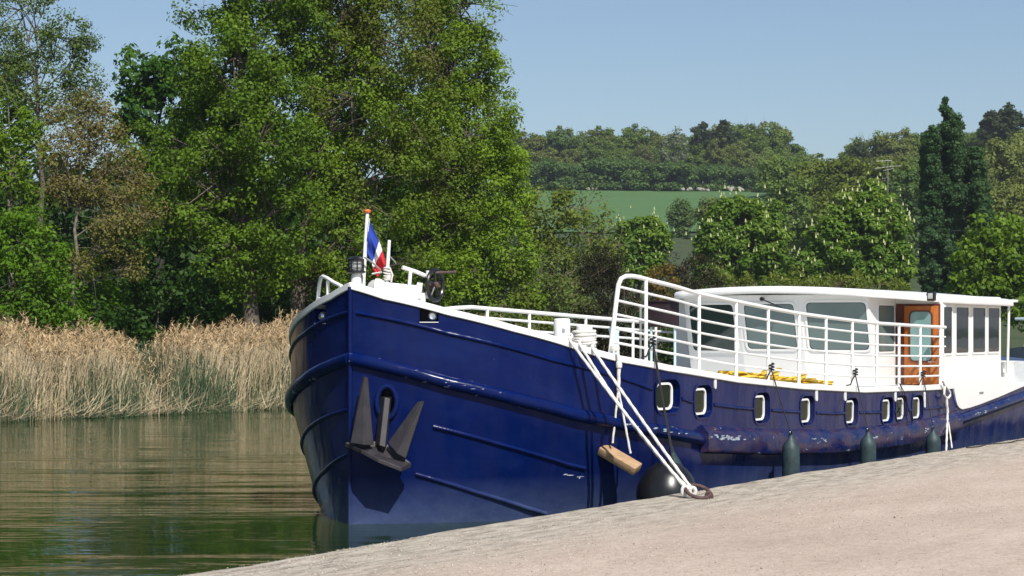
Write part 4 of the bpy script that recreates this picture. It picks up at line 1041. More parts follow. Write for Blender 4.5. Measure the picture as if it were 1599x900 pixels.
def leaves_np(rng, C, R, per, size, up=.45, tint0=None, flat=.75, elong=1.5, droop=0.0, tvar=.13, lvar=.09):
    """leaf-sized faces scattered in clumps; C centres, R radii"""
    k = len(C); n = k * per
    d = rng.normal(0, 1, (k, per, 3)); d /= np.linalg.norm(d, axis=2)[..., None]
    rr = rng.uniform(0, 1, (k, per, 1)) ** .45
    off = d * rr * R[:, None, None] * np.array([1, 1, flat]); pos = (C[:, None] + off)
    if droop: pos[..., 2] -= droop * (rr[..., 0] ** 2) * R[:, None]
    nrm = rng.normal(0, .42, (k, per, 3)) + d * .8 + np.array([0, -.12, up]); nrm /= np.linalg.norm(nrm, axis=2)[..., None]
    pos = pos.reshape(-1, 3); nrm = nrm.reshape(-1, 3)
    a = rng.normal(0, 1, (n, 3)); a -= nrm * (a * nrm).sum(1)[:, None]; a /= np.linalg.norm(a, axis=1)[:, None]; b = np.cross(nrm, a)
    L_ = size * rng.uniform(.65, 1.35, n); Wd = L_ / elong
    v = np.stack([pos - a * L_[:, None] * .5, pos + b * Wd[:, None] * .5 - a * L_[:, None] * .08, pos + a * L_[:, None] * .5, pos - b * Wd[:, None] * .5 - a * L_[:, None] * .08], 1)
    t = np.repeat((tint0 if tint0 is not None else np.full(k, .5)) + rng.normal(0, tvar, k), per) + rng.normal(0, lvar, n)
    return v.reshape(-1, 3), np.clip(t, 0, 1)

def tree(name, label, cat, base, lobes, leaf_m, bark_m, leaf=.11, per=90, rc=.5, dens=1., trunk_r=.25, group=None, twigs=.35, seed=1, up=.45,
         tints=None, flowers=0, lean=(0, 0), shell=.55, twig_r=.012, elong=1.5, trunk_top=.75, droop=0., limb_r=.35, flower_m=None, inset=0., parts=("trunk", "crown")):
    """lobes: rows of (x, y, z, rx, ry, rz) in world metres; builds trunk + limbs + twigs, and leaf clumps"""
    rng = np.random.default_rng(seed); base = np.asarray(base, float); Lb = np.asarray(lobes, float)
    root = empty(name, tuple(base)); tag(root, label, cat, group)
    C, R, TI, LI = [], [], [], []
    for li, (x, y, z, rx, ry, rz) in enumerate(Lb):
        area = 4 * np.pi * ((rx * ry * rz) ** (1 / 3)) ** 2; n = max(4, int(dens * area / (np.pi * rc * rc) * 1.15))
        d = rng.normal(0, 1, (n, 3)); d /= np.linalg.norm(d, axis=1)[:, None]; f = shell + (1 - shell) * rng.uniform(0, 1, n) ** .6
        f = f * (1 + .13 * rng.normal(0, 1, n))
        C.append(np.array([x, y, z]) + d * f[:, None] * np.maximum(np.array([rx, ry, rz]) - inset * rc, .35 * np.array([rx, ry, rz]))); R.append(rc * rng.uniform(.6, 1.25, n)); LI.append(np.full(n, li))
        TI.append(np.full(n, .5 if tints is None else tints[li]))
    C, R, TI, LI = map(np.concatenate, (C, R, TI, LI))
    C[:, 2] = np.maximum(C[:, 2], base[2] + .15 * rc)
    v, t = leaves_np(rng, C - base, R, per, leaf, up, TI, elong=elong, droop=droop)
    q = np.arange(len(v)).reshape(-1, 4)
    np_mesh(parts[1], v, q, leaf_m, root, tint=t)
    # wood
    paths = []; zt_ = (Lb[:, 2] + Lb[:, 5] * .5).max(); cx, cy = Lb[:, 0].mean(), Lb[:, 1].mean(); H = (zt_ - base[2]) * trunk_top
    k = 9; s = np.linspace(0, 1, k); tr = np.stack([base[0] + (cx - base[0]) * s ** 2 * .5 + lean[0] * s + rng.normal(0, .02, k) * H * s, base[1] + (cy - base[1]) * s ** 2 * .5 + lean[1] * s + rng.normal(0, .02, k) * H * s, base[2] - .15 + H * s], -1)
    rs = trunk_r * (1 - .72 * s); rs[0] *= 1.35; paths.append((tr - base, rs, 10))
    for li, (x, y, z, rx, ry, rz) in enumerate(Lb):
        tgt = np.array([x, y, z + rz * .2]); hz_ = np.clip((z - rz * .9 - base[2]) / max(H, .1), .12, .92); f = hz_ * (k - 1); i = int(min(f, k - 2)); st = tr[i] + (tr[i + 1] - tr[i]) * (f - i)
        m_ = (st + tgt) / 2 + np.array([0, 0, .12 * np.linalg.norm(tgt - st)]) + rng.normal(0, .08, 3) * np.linalg.norm(tgt - st); ss = np.linspace(0, 1, 7)[:, None]
        cv = st * (1 - ss) ** 2 + m_ * 2 * ss * (1 - ss) + tgt * ss ** 2; r0 = trunk_r * limb_r * (1 - .4 * hz_); paths.append((cv - base, r0 * (1 - .75 * ss[:, 0]), 6))
        sel = np.where(LI == li)[0]; sel = sel[rng.uniform(0, 1, len(sel)) < twigs]
        for ci in sel:
            st2 = cv[rng.integers(2, 7)]; e = C[ci] + rng.normal(0, .3, 3) * R[ci]; m2 = (st2 + e) / 2 + rng.normal(0, .10, 3) * np.linalg.norm(e - st2); ss2 = np.linspace(0, 1, 5)[:, None]
            c2 = st2 * (1 - ss2) ** 2 + m2 * 2 * ss2 * (1 - ss2) + e * ss2 ** 2; paths.append((c2 - base, np.maximum(r0 * .28, twig_r * 1.8) * (1 - ss2[:, 0]) + twig_r * .5, 4))
            for _ in range(2):
                e2 = e + rng.normal(0, .7, 3) * R[ci]; paths.append((np.stack([c2[3], (c2[3] + e2) / 2 + rng.normal(0, .1, 3) * R[ci], e2]) - base, [twig_r * .9, twig_r * .7, twig_r * .4], 3))
    v, q = tubes_np(paths); np_mesh(parts[0], v, q, bark_m, root, smooth=True)
    if flowers:
        # upright candle blossoms near the outside of the crown
        sel = rng.integers(0, len(C), flowers); ctr = Lb[LI[sel], :3]; dirn = C[sel] - ctr; dirn /= np.linalg.norm(dirn, axis=1)[:, None] + 1e-9
        pos = C[sel] + dirn * R[sel][:, None] * .75 + rng.normal(0, .35, (flowers, 3)) * R[sel][:, None]; pos[:, 2] += R[sel] * .25
        h = .19 * rng.uniform(.7, 1.3, flowers); w = h * .30; VV, QQ = [], []
        ang = np.arange(5) * 2 * np.pi / 5
        lo = pos[:, None] + np.stack([np.cos(ang)[None] * w[:, None], np.sin(ang)[None] * w[:, None], np.zeros((flowers, 5))], -1); mid = lo * 1.0; mid = pos[:, None] + (lo - pos[:, None]) * .75; mid[..., 2] += h[:, None] * .5
        tp = pos[:, None] + (lo - pos[:, None]) * .12; tp[..., 2] += h[:, None]
        v = np.concatenate([lo, mid, tp], 1).reshape(-1, 3) - base; o_ = np.arange(flowers)[:, None] * 15; i5 = np.arange(5); j5 = (i5 + 1) % 5
        q = np.concatenate([np.stack([o_ + i5, o_ + j5, o_ + 5 + j5, o_ + 5 + i5], -1), np.stack([o_ + 5 + i5, o_ + 5 + j5, o_ + 10 + j5, o_ + 10 + i5], -1)], 1).reshape(-1, 4)
        np_mesh("blossom", v, q, flower_m, root, smooth=True)
    return root

def lob(Y, rows, dz=0.):
    """lobes from the photo: (px, py, rx_px, ry_px[, depth offset]) at distance Y"""
    out = []
    for r in rows:
        d = r[4] if len(r) > 4 else 0.; p = at(r[0], r[1], Y + d); s = (Y + d) / F_; out.append((p[0], p[1], p[2], r[2] * s, (r[2] + r[3]) / 2 * s * .9, r[3] * s))
    return out
def gbase(px, Y): 
    x = (px - 800) / F_ * Y; return (x, Y, float(ground_h(x, Y)))

LM = {
 'linden': leaf_mat("linden_leaves", (.036, .062, .009), (.070, .110, .014), (.130, .175, .024)),
 'lindenB': leaf_mat("young_linden_leaves", (.080, .074, .026), (.088, .128, .016), (.145, .195, .024)),
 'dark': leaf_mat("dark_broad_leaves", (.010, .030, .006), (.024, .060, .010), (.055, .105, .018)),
 'pale': leaf_mat("pale_sparse_leaves", (.040, .060, .022), (.075, .100, .035), (.12, .14, .055)),
 'willow': leaf_mat("yellow_green_leaves", (.045, .075, .008), (.090, .135, .014), (.15, .19, .024)),
 'bush': leaf_mat("bright_bush_leaves", (.030, .065, .006), (.062, .115, .010), (.11, .165, .018)),
 'brown': leaf_mat("budding_brown_leaves", (.105, .075, .046), (.130, .098, .055), (.105, .105, .032)),
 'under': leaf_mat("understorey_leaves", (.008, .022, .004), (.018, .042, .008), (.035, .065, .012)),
 'olive': leaf_mat("olive_leaves", (.050, .064, .016), (.095, .108, .026), (.135, .145, .040)),
 'grey': leaf_mat("grey_green_leaves", (.046, .062, .024), (.082, .098, .038), (.12, .130, .055)),
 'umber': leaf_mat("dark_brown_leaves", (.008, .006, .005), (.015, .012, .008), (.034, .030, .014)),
 'rusty': leaf_mat("rusty_leaves", (.060, .035, .012), (.11, .065, .020), (.14, .095, .030)),
 'chestnut': leaf_mat("chestnut_leaves", (.034, .062, .010), (.072, .115, .020), (.125, .165, .036)),
 'poplar': leaf_mat("poplar_leaves", (.013, .031, .017), (.028, .056, .030), (.052, .082, .044)),
 'wood': leaf_mat("wood_leaves", (.050, .072, .026), (.096, .126, .044), (.135, .160, .064)),
 'woodb': leaf_mat("brownish_wood_leaves", (.075, .078, .034), (.110, .115, .050), (.135, .142, .066)),
 'woodd': leaf_mat("dark_wood_leaves", (.034, .056, .027), (.064, .096, .044), (.094, .122, .058)),
 'pine': leaf_mat("pine_needles", (.016, .022, .016), (.030, .038, .026), (.050, .056, .038)),
 'blossom': leaf_mat("white_blossom_leaves", (.10, .10, .12), (.15, .145, .17), (.20, .19, .22)),
}
FLW = simple("cream_blossom", (.36, .40, .17), .8, var=.15)

# --- great lindens on the left
tree("linden_tree", "tall dark green tree with the thick trunk left of the bow", "tree", gbase(393, 57),
     lob(57, [(365, 110, 75, 95), (275, 235, 62, 65, 1), (420, 60, 90, 95, 1), (400, 150, 80, 80, 2.5), (340, 230, 80, 80, 2.5), (310, 120, 42, 55, 1.5), (330, 290, 90, 85, -.5), (420, 200, 85, 95, -1), (270, 330, 65, 60), (370, 400, 70, 60, -.5), (440, 330, 75, 80, -.6), (350, -20, 80, 80, 1), (450, -60, 90, 90, 1), (430, 420, 45, 45, 0), (215, 270, 40, 50, 1)]),
     LM['linden'], M['bark'], leaf=.105, per=150, rc=.50, dens=1.15, trunk_r=.27, seed=3, tints=[.45, .4, .5, .4, .4, .42, .5, .45, .42, .55, .5, .48, .5, .55, .5, .4], twigs=.3)
tree("linden_tree", "tall leafy tree whose trunk rises directly behind the bow", "tree", gbase(462, 59),
     lob(59, [(540, 110, 90, 90, 2.5), (590, 230, 90, 90, 2.5), (520, 0, 90, 80, 2.5), (520, 60, 85, 85, .5), (550, 170, 85, 90, -.5), (500, 270, 70, 80, 0), (590, 290, 80, 80, -.5), (540, 380, 70, 70, -.6), (610, 400, 60, 55, 0), (610, 60, 80, 90, 0), (560, -50, 95, 80, 0), (500, 440, 50, 45, 0), (640, 200, 70, 80, 0)]),
     LM['lindenB'], M['bark'], leaf=.10, per=140, rc=.50, dens=1.1, trunk_r=.27, seed=8, tints=[.5, .5, .5, .25, .5, .55, .35, .5, .55, .15, .3, .5, .4], twigs=.42, twig_r=.014)
tree("linden_tree", "tall spreading tree with bright spring leaves right of the flag", "tree", gbase(680, 62),
     lob(62, [(700, 190, 80, 90, 2.5), (690, 60, 70, 80, 2.5), (700, 330, 80, 70, 2.5), (700, 110, 80, 80, 0), (740, 190, 72, 75, -.5), (690, 280, 75, 75, -.6), (760, 285, 66, 55, 0), (720, 20, 60, 70, 0), (660, 360, 70, 60, -.5), (745, 345, 60, 45, -.4), (700, 415, 60, 50, -.5), (760, 120, 40, 55, 0), (650, -20, 70, 70, .5), (785, 235, 38, 50, 0), (650, 440, 50, 40, 0), (790, 320, 40, 30, .4)]),
     LM['lindenB'], M['bark'], leaf=.10, per=140, rc=.48, dens=1.1, trunk_r=.25, seed=12, tints=[.5, .5, .5, .45, .6, .35, .7, .55, .45, .65, .6, .55, .35, .7, .5, .65], twigs=.35, twig_r=.013)
# --- trees at the far left
tree("chestnut_tree", "dark round chestnut crown showing between pale tree and big trees", "tree", gbase(250, 76),
     lob(76, [(225, 115, 48, 50), (275, 100, 45, 45), (250, 190, 60, 60), (205, 150, 30, 35), (300, 170, 50, 60)]),
     LM['dark'], M['barkdark'], leaf=.26, per=60, rc=.6, dens=1.1, trunk_r=.3, seed=21, elong=1.9, tints=[.6, .5, .4, .55, .4])
tree("ash_tree", "tall pale sparse tree with sky showing through at top left", "tree", gbase(60, 74),
     lob(74, [(30, 30, 55, 70), (90, 70, 45, 60), (50, 130, 60, 60), (125, 95, 30, 60), (10, 110, 50, 70), (110, 160, 50, 45), (20, -30, 50, 50), (145, 135, 22, 40)]),
     LM['pale'], M['bark'], leaf=.105, per=130, rc=.62, dens=.95, trunk_r=.15, seed=22, twigs=.6, twig_r=.010, tints=[.65, .4, .45, .25, .5, .4, .7, .2], shell=.3)
tree("willow_tree", "yellow green tree at the left edge above the round bush", "tree", gbase(20, 58),
     lob(58, [(15, 190, 45, 50), (35, 250, 40, 45), (-10, 250, 45, 60), (45, 200, 25, 30), (20, 310, 50, 40), (-30, 180, 40, 60)]),
     LM['willow'], M['barkpale'], leaf=.14, per=70, rc=.48, dens=1., trunk_r=.14, seed=23, elong=2.4, droop=.5, tints=[.5, .55, .4, .6, .3, .5])
tree("budding_oak", "brown budding tree with bare twigs and pale branches at left", "tree", gbase(118, 55),
     lob(55, [(110, 230, 48, 55), (160, 210, 45, 50), (150, 290, 55, 50), (195, 260, 42, 50), (215, 325, 42, 40, -.5), (120, 180, 45, 40), (185, 365, 48, 40, -.6), (150, 400, 45, 35, -.4), (90, 290, 35, 40), (200, 420, 30, 30)]),
     LM['brown'], M['barkpale'], leaf=.085, per=120, rc=.5, dens=1.1, trunk_r=.09, seed=24, twigs=.8, twig_r=.009, tints=[.45, .6, .5, .55, .35, .65, .6, .75, .4, .6], lean=(-.3, 0), shell=.25)
tree("round_bush", "bright green bushy tree above the reeds at the left edge", "bush", gbase(30, 50.5),
     lob(50.5, [(25, 375, 50, 50), (65, 415, 42, 45), (10, 440, 55, 55), (60, 470, 45, 40), (-25, 390, 50, 60), (85, 450, 25, 35), (20, 490, 60, 30)]),
     LM['bush'], M['bark'], leaf=.12, per=95, rc=.38, dens=1.1, trunk_r=.1, seed=25, elong=2.0, tints=[.6, .55, .45, .4, .5, .5, .35])
# --- understorey and the dark wood closing the gaps behind the big trees
us_ = [(140, 455, 55, 55, 56, 'bush', .12, "mid green shrub behind the reeds right of the round bush"), (190, 505, 60, 40, 55, 'under', .1, "low dark shrub in the gap of the reeds"), (260, 480, 60, 45, 60, 'under', .1, "dark shrub in deep shade left of the thick trunk"), (320, 470, 50, 50, 58, 'dark', .12, "leafy dark shrub hanging beside the thick trunk"), (430, 490, 60, 40, 63, 'under', .1, "dark shrub in the shade between two thick trunks"), (540, 470, 80, 60, 66, 'under', .1, "dark shrub standing in shade behind the bow rail"), (630, 480, 70, 50, 66, 'dark', .12, "dark green shrub behind the hand wheel"), (246, 430, 36, 55, 56.5, 'under', .1, "tall shrub added to darken the gap between the budding oak and the thick trunk"), (90, 500, 60, 30, 54, 'bush', .1, "low green shrub behind the reeds below the round bush")]  # the tall shrub beside the budding oak is added to darken that gap
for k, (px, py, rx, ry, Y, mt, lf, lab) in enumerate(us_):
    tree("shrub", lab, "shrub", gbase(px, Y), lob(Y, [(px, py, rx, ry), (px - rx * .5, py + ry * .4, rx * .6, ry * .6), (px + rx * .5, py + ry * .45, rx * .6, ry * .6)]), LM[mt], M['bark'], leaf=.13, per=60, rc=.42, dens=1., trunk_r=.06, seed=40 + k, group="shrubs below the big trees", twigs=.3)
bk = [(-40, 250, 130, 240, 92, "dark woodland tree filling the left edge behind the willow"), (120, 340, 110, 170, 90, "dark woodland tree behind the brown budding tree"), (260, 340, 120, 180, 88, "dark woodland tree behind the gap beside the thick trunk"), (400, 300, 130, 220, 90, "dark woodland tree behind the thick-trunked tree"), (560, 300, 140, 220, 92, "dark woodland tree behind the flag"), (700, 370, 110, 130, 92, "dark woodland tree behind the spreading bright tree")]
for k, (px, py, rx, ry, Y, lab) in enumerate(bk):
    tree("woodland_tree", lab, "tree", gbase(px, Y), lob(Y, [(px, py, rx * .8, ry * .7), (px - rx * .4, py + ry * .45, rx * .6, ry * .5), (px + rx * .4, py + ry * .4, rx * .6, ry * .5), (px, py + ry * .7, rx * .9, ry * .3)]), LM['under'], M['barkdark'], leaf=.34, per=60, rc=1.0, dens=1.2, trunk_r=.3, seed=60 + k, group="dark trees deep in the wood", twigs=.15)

# the same bank continues to the left
bank0 = tree("bank_tree", "dense green tree on the far bank beyond the left edge", "tree", (0, 0, 0), [(0, 0, 7, 3.4, 3.2, 3.2), (-2, 0, 4.4, 2.6, 2.6, 2.4), (2.1, 0, 4.6, 2.6, 2.6, 2.4), (0, -.6, 2.2, 3.2, 2.4, 1.6), (.8, .5, 10, 2.6, 2.6, 2.2)], LM['under'], M['bark'], leaf=.36, per=40, rc=.95, dens=1.2, trunk_r=.25, seed=150, group="bank trees beyond the left edge", twigs=.2)
for k, (s_, d_, sc) in enumerate(((-17, 5, 1.0), (-22, 4, 1.1), (-27, 5, .95), (-32, 4, 1.15), (-38, 5, 1.1), (-44, 4, 1.2), (-51, 5, 1.1), (-58, 5, 1.25), (-20, 12, 1.4), (-30, 13, 1.5), (-41, 13, 1.5), (-53, 13, 1.5))):
    x = BK[0] + BD[0] * s_ + BN[0] * d_; y = BK[1] + BD[1] * s_ + BN[1] * d_; o = bank0
    if k:
        o = bank0.copy(); COL.objects.link(o)
        for ch in bank0.children:
            c2 = ch.copy(); COL.objects.link(c2); c2.parent = o
    o.location = (x, y, float(ground_h(x, y))); o.rotation_euler = (0, 0, k * 1.7); o.scale = (sc, sc, sc)

# --- middle distance
tree("scrub_tree", "bright green scrubby tree right of the big trees above the deck", "tree", gbase(740, 74), lob(74, [(740, 420, 55, 50), (790, 390, 50, 60), (770, 340, 40, 40), (720, 460, 60, 40), (800, 450, 50, 50)]), LM['lindenB'], M['bark'], leaf=.15, per=75, rc=.5, dens=1.1, trunk_r=.12, seed=80, tints=[.75, .65, .6, .55, .45])
tree("bramble", "olive brown bramble bush low behind the midship rail", "bush", gbase(820, 80), lob(80, [(800, 480, 60, 35), (860, 470, 60, 45), (760, 490, 50, 30), (890, 490, 40, 30)]), LM['grey'], M['twig'], leaf=.13, per=60, rc=.5, dens=1., trunk_r=.06, seed=81, twigs=.6, twig_r=.01)
tree("ivy_tree", "olive tree with a dark ivy-covered trunk below the field", "tree", gbase(866, 100), lob(100, [(845, 330, 45, 35), (900, 325, 45, 32), (825, 365, 40, 35), (890, 375, 45, 40), (850, 410, 45, 40), (920, 400, 40, 40), (800, 330, 35, 30)]), LM['olive'], M['barkdark'], leaf=.20, per=60, rc=.7, dens=1., trunk_r=.42, seed=82, tints=[.55, .5, .6, .5, .4, .4, .6], twigs=.4)
tree("bare_tree", "greyish thin tree with bare twigs against the green field", "tree", gbase(915, 108), lob(108, [(915, 315, 32, 26), (935, 350, 38, 36), (900, 345, 34, 34), (945, 400, 40, 40)]), LM['grey'], M['twig'], leaf=.16, per=26, rc=.8, dens=.95, trunk_r=.16, seed=83, twigs=.9, twig_r=.02, shell=.3, tints=[.5, .4, .5, .4])
tree("grey_thicket", "grey green thicket below the olive tree", "bush", gbase(840, 92), lob(92, [(840, 450, 50, 45), (880, 440, 45, 45), (800, 440, 40, 40), (915, 455, 30, 40)]), LM['grey'], M['twig'], leaf=.16, per=60, rc=.55, dens=1., trunk_r=.08, seed=84, twigs=.5)
tree("small_chestnut", "small chestnut with cream blossom on top beneath the field", "tree", gbase(1000, 128), lob(128, [(1000, 360, 42, 36), (975, 385, 40, 36), (1025, 380, 30, 40), (1000, 410, 45, 40), (965, 420, 40, 40)]), LM['chestnut'], M['bark'], leaf=.28, per=100, rc=.60, inset=.75, dens=1.15, trunk_r=.25, seed=85, flowers=130, flower_m=FLW, elong=1.9, tints=[.6, .45, .6, .45, .4], droop=.4)
tree("dark_bush", "dark brown conical bush left of the tall rail end", "bush", gbase(940, 88), lob(88, [(940, 430, 34, 40), (935, 465, 42, 40), (965, 460, 36, 45), (950, 410, 22, 22)]), LM['umber'], M['twig'], leaf=.13, per=85, rc=.45, dens=1.1, trunk_r=.08, seed=86, elong=2.6, twigs=.5)
tree("dark_bush", "dark brown spreading bush between the two chestnuts", "bush", gbase(1075, 98), lob(98, [(1075, 420, 36, 32), (1060, 455, 42, 40), (1100, 450, 40, 38)]), LM['umber'], M['twig'], leaf=.14, per=75, rc=.5, dens=1.1, trunk_r=.08, seed=87, elong=2.6, tints=[.6, .5, .5], twigs=.5)
tree("rusty_bush", "rusty orange bush beside the dark brown bushes", "bush", gbase(1032, 94), lob(94, [(1032, 436, 26, 20), (1020, 460, 30, 30), (1045, 465, 30, 30)]), LM['rusty'], M['twig'], leaf=.13, per=55, rc=.45, dens=1., trunk_r=.06, seed=88, twigs=.5)
tree("chestnut_tree", "rounded chestnut full of cream blossom above the wheelhouse front", "tree", gbase(1160, 122), lob(122, [(1155, 345, 55, 46), (1195, 360, 42, 48), (1120, 370, 42, 42), (1155, 400, 60, 45), (1205, 410, 40, 45), (1110, 415, 36, 40), (1165, 318, 30, 20)]), LM['chestnut'], M['bark'], leaf=.27, per=110, rc=.58, inset=.75, dens=1.2, trunk_r=.3, seed=89, flowers=320, flower_m=FLW, elong=1.9, tints=[.55, .6, .5, .45, .5, .4, .65], droop=.4)
tree("chestnut_tree", "largest blossoming chestnut, beside the tall dark poplar", "tree", gbase(1345, 118), lob(118, [(1362, 312, 42, 38), (1345, 350, 62, 50), (1390, 360, 42, 50), (1300, 370, 48, 45), (1340, 410, 75, 45), (1270, 410, 40, 40), (1400, 415, 36, 45), (1245, 425, 32, 30)]), LM['chestnut'], M['bark'], leaf=.27, per=110, rc=.58, inset=.75, dens=1.2, trunk_r=.3, seed=90, flowers=420, flower_m=FLW, elong=1.9, tints=[.65, .6, .55, .5, .45, .4, .5, .4], droop=.4)
tree("hedge_bush", "spiky light green bushes directly behind the wheelhouse roof", "bush", gbase(1170, 104), lob(104, [(1120, 450, 40, 24), (1180, 452, 50, 26), (1250, 450, 50, 28), (1320, 455, 50, 28), (1380, 458, 40, 26)]), LM['olive'], M['twig'], leaf=.22, per=60, rc=.5, dens=1.1, trunk_r=.06, seed=91, elong=3.2, up=.1, tints=[.7, .7, .6, .6, .6])
def poplar():
    rows = []
    rng = np.random.default_rng(5)
    ex_, et_ = [1420, 1430, 1445, 1460, 1478, 1497, 1512, 1526, 1537], [300, 238, 202, 178, 152, 182, 204, 222, 285]
    for k in range(22):
        cx = 1479 if k == 0 else 1423 + (k * 37 % 113) + rng.uniform(-3, 3); w = rng.uniform(9, 14)
        y = float(np.interp(cx, ex_, et_)) + (0 if k == 0 else rng.uniform(0, 34)); bot = 462
        while y < bot:
            rr = min(w, 4.5 + (y - et_[4]) * .12 + 2); rows.append((cx + rng.normal(0, 1.5), y + rr * 1.8, rr, rr * 2.1, rng.normal(0, .9))); y += rr * 2.3
    return rows
tree("poplar_tree", "tall dark upright poplar rising above the hill line", "tree", gbase(1478, 132), lob(132, poplar()), LM['poplar'], M['barkdark'], leaf=.19, per=85, rc=.36, dens=1.15, trunk_r=.35, seed=92, inset=.4, up=.2, trunk_top=.95, twigs=.1, limb_r=.2, elong=1.3)
tree("hazel_tree", "mid green tree at the right edge behind the deckhouse roof", "tree", gbase(1550, 96), lob(96, [(1545, 370, 34, 36), (1580, 385, 38, 45), (1520, 410, 36, 40), (1560, 430, 55, 45), (1610, 410, 40, 60), (1505, 450, 30, 30), (1600, 470, 50, 50)]), LM['linden'], M['bark'], leaf=.24, per=62, rc=.55, dens=1.15, trunk_r=.15, seed=93, tints=[.6, .65, .55, .55, .65, .55, .5], up=.2)
for k, (px, py, rx, ry, Y, mt, lab) in enumerate(((705, 505, 45, 40, 66, 'bush', "green shrub on the far bank seen just past the hand wheel"), (775, 525, 45, 45, 67, 'grey', "grey green shrub on the far bank behind the low end of the far rail"), (840, 530, 45, 45, 68, 'olive', "olive shrub on the far bank behind the two foredeck bollards"), (905, 525, 45, 50, 69, 'umber', "dark brown shrub on the far bank behind the roped bollard"), (965, 525, 45, 55, 70, 'umber', "dark brown shrub on the far bank behind the tall rail end"), (1025, 530, 45, 50, 71, 'under', "dark green shrub on the far bank behind the maroon board"), (1085, 530, 50, 50, 73, 'umber', "dark brown shrub on the far bank hidden mostly by the wheelhouse"))):
    tree("bank_shrub", lab, "shrub", gbase(px, Y), lob(Y, [(px, py, rx, ry), (px - rx * .5, py + ry * .4, rx * .6, ry * .6), (px + rx * .5, py + ry * .45, rx * .6, ry * .6)]), LM[mt], M['twig'], leaf=.11, per=75, rc=.40, dens=1.1, trunk_r=.05, seed=170 + k, group="shrubs along the far bank", twigs=.5)
# hillside trees between the field and the chestnuts
hs = [(1235, 310, 40, 38, 215, 'wood', .55, "mid green round tree on the slope left of the olive trees"), (1275, 275, 38, 32, 240, 'olive', .6, "olive brown tree on the slope below the notch in the skyline"), (1325, 268, 45, 30, 230, 'olive', .6, "wide olive tree on the slope above the largest chestnut"), (1262, 345, 40, 40, 190, 'wood', .5, "green tree filling the gap between the two chestnuts"), (1385, 275, 45, 34, 220, 'olive', .6, "olive tree on the slope left of the poplar"), (1220, 270, 36, 32, 270, 'wood', .6, "light green tree at the right end of the field"), (1560, 260, 50, 45, 235, 'woodb', .6, "brownish tree on the slope right of the poplar"), (1600, 250, 50, 50, 240, 'woodb', .6, "brownish tree on the slope at the right edge"), (1570, 320, 50, 45, 180, 'woodb', .5, "dim brown tree above the hazel at right"), (1420, 300, 45, 45, 200, 'woodd', .5, "dark tree on the slope hidden partly by the poplar"), (1065, 330, 22, 24, 255, 'woodd', .5, "small dark tree standing on the green field"), (1110, 325, 26, 20, 250, 'grey', .5, "small grey green tree at the foot of the field"), (1310, 320, 40, 34, 185, 'olive', .5, "olive tree just above the largest chestnut's left side")]
for k, (px, py, rx, ry, Y, mt, lf, lab) in enumerate(hs):
    gb = gbase(px, Y); bot_py = 510 - (gb[2] - CAM_H) * F_ / Y
    rows = [(px, py, rx, ry), (px - rx * .45, py + ry * .5, rx * .7, ry * .7), (px + rx * .45, py + ry * .5, rx * .7, ry * .7)]
    if bot_py > py + ry * 1.4: rows += [(px, (py + ry + bot_py) / 2, rx * .9, max(6, (bot_py - py - ry) / 2 + ry * .4))]
    tree("hillside_tree", lab, "tree", gb, lob(Y, rows), LM[mt], M['bark'], leaf=lf * .7, per=90, rc=1.1, inset=.6, dens=1.25, trunk_r=.25, seed=100 + k, group="trees on the slope", twigs=.4, twig_r=.035)

# wood on the hilltop: a few modelled trees, copied
def proto(name, label, leaf_m, bark_m, h, w, seed, per=80, dens=1., leafs=.42, conifer=False, bare=False):
    rng = np.random.default_rng(seed); lb = []
    if conifer:
        for z, r in ((.62, .38), (.75, .42), (.86, .30), (.95, .16)): lb.append((rng.normal(0, .4), rng.normal(0, .4), h * z, w * r, w * r, h * .08))
    else:
        lb.append((0, 0, h * .68, w * .40, w * .40, h * .28))
        for k in range(6):
            a = k * 1.05 + rng.uniform(-.3, .3); z = rng.uniform(.35, .82); r = rng.uniform(.22, .32); lb.append((math.cos(a) * w * .3, math.sin(a) * w * .3, h * z, w * r, w * r, h * .17))
    if h < 7: lb += [(math.cos(a) * w * .28, math.sin(a) * w * .28, h * .16, w * .26, w * .26, h * .16) for a in (0.3, 1.5, 2.8, 4.1, 5.3)]
    return tree(name, label, "tree", (0, 0, 0), lb, leaf_m, bark_m, leaf=leafs, per=per, rc=1.0, inset=.5, dens=dens, trunk_r=.2, seed=seed, twigs=.9 if bare else .35, twig_r=.04 if bare else .03, shell=.35)
GRP = "trees of the hilltop wood"
protos = [("wood", proto("wood_tree", "mid green broadleaf tree in the hilltop wood", LM['wood'], M['bark'], 13, 8, 201)),
          ("woodb", proto("wood_tree", "brownish spring tree in the hilltop wood", LM['woodb'], M['bark'], 12, 8, 202, dens=.95)),
          ("woodd", proto("wood_tree", "dark green tree in the hilltop wood", LM['woodd'], M['barkdark'], 12, 8, 203)),
          ("slim", proto("wood_tree", "slim light green tree in the hilltop wood", LM['wood'], M['bark'], 15, 5.5, 204, dens=.9)),
          ("grey", proto("wood_tree", "thin greyish half bare tree in the hilltop wood", LM['grey'], M['twig'], 13, 7, 205, per=18, dens=.9, bare=True)),
          ("bush", proto("wood_shrub", "low dark shrub along the edge of the hilltop wood", LM['woodd'], M['bark'], 5.5, 6.5, 206))]
for _, p in protos: p["group"] = GRP
def copy_tree(o, loc, rz, sc):
    c = o.copy(); COL.objects.link(c); c.location = loc; c.rotation_euler = (0, 0, rz); c.scale = sc
    for ch in o.children:
        d = ch.copy(); COL.objects.link(d); d.parent = c
    return c
rng = np.random.default_rng(77); first = {k: True for k, _ in protos}; pd = dict(protos)
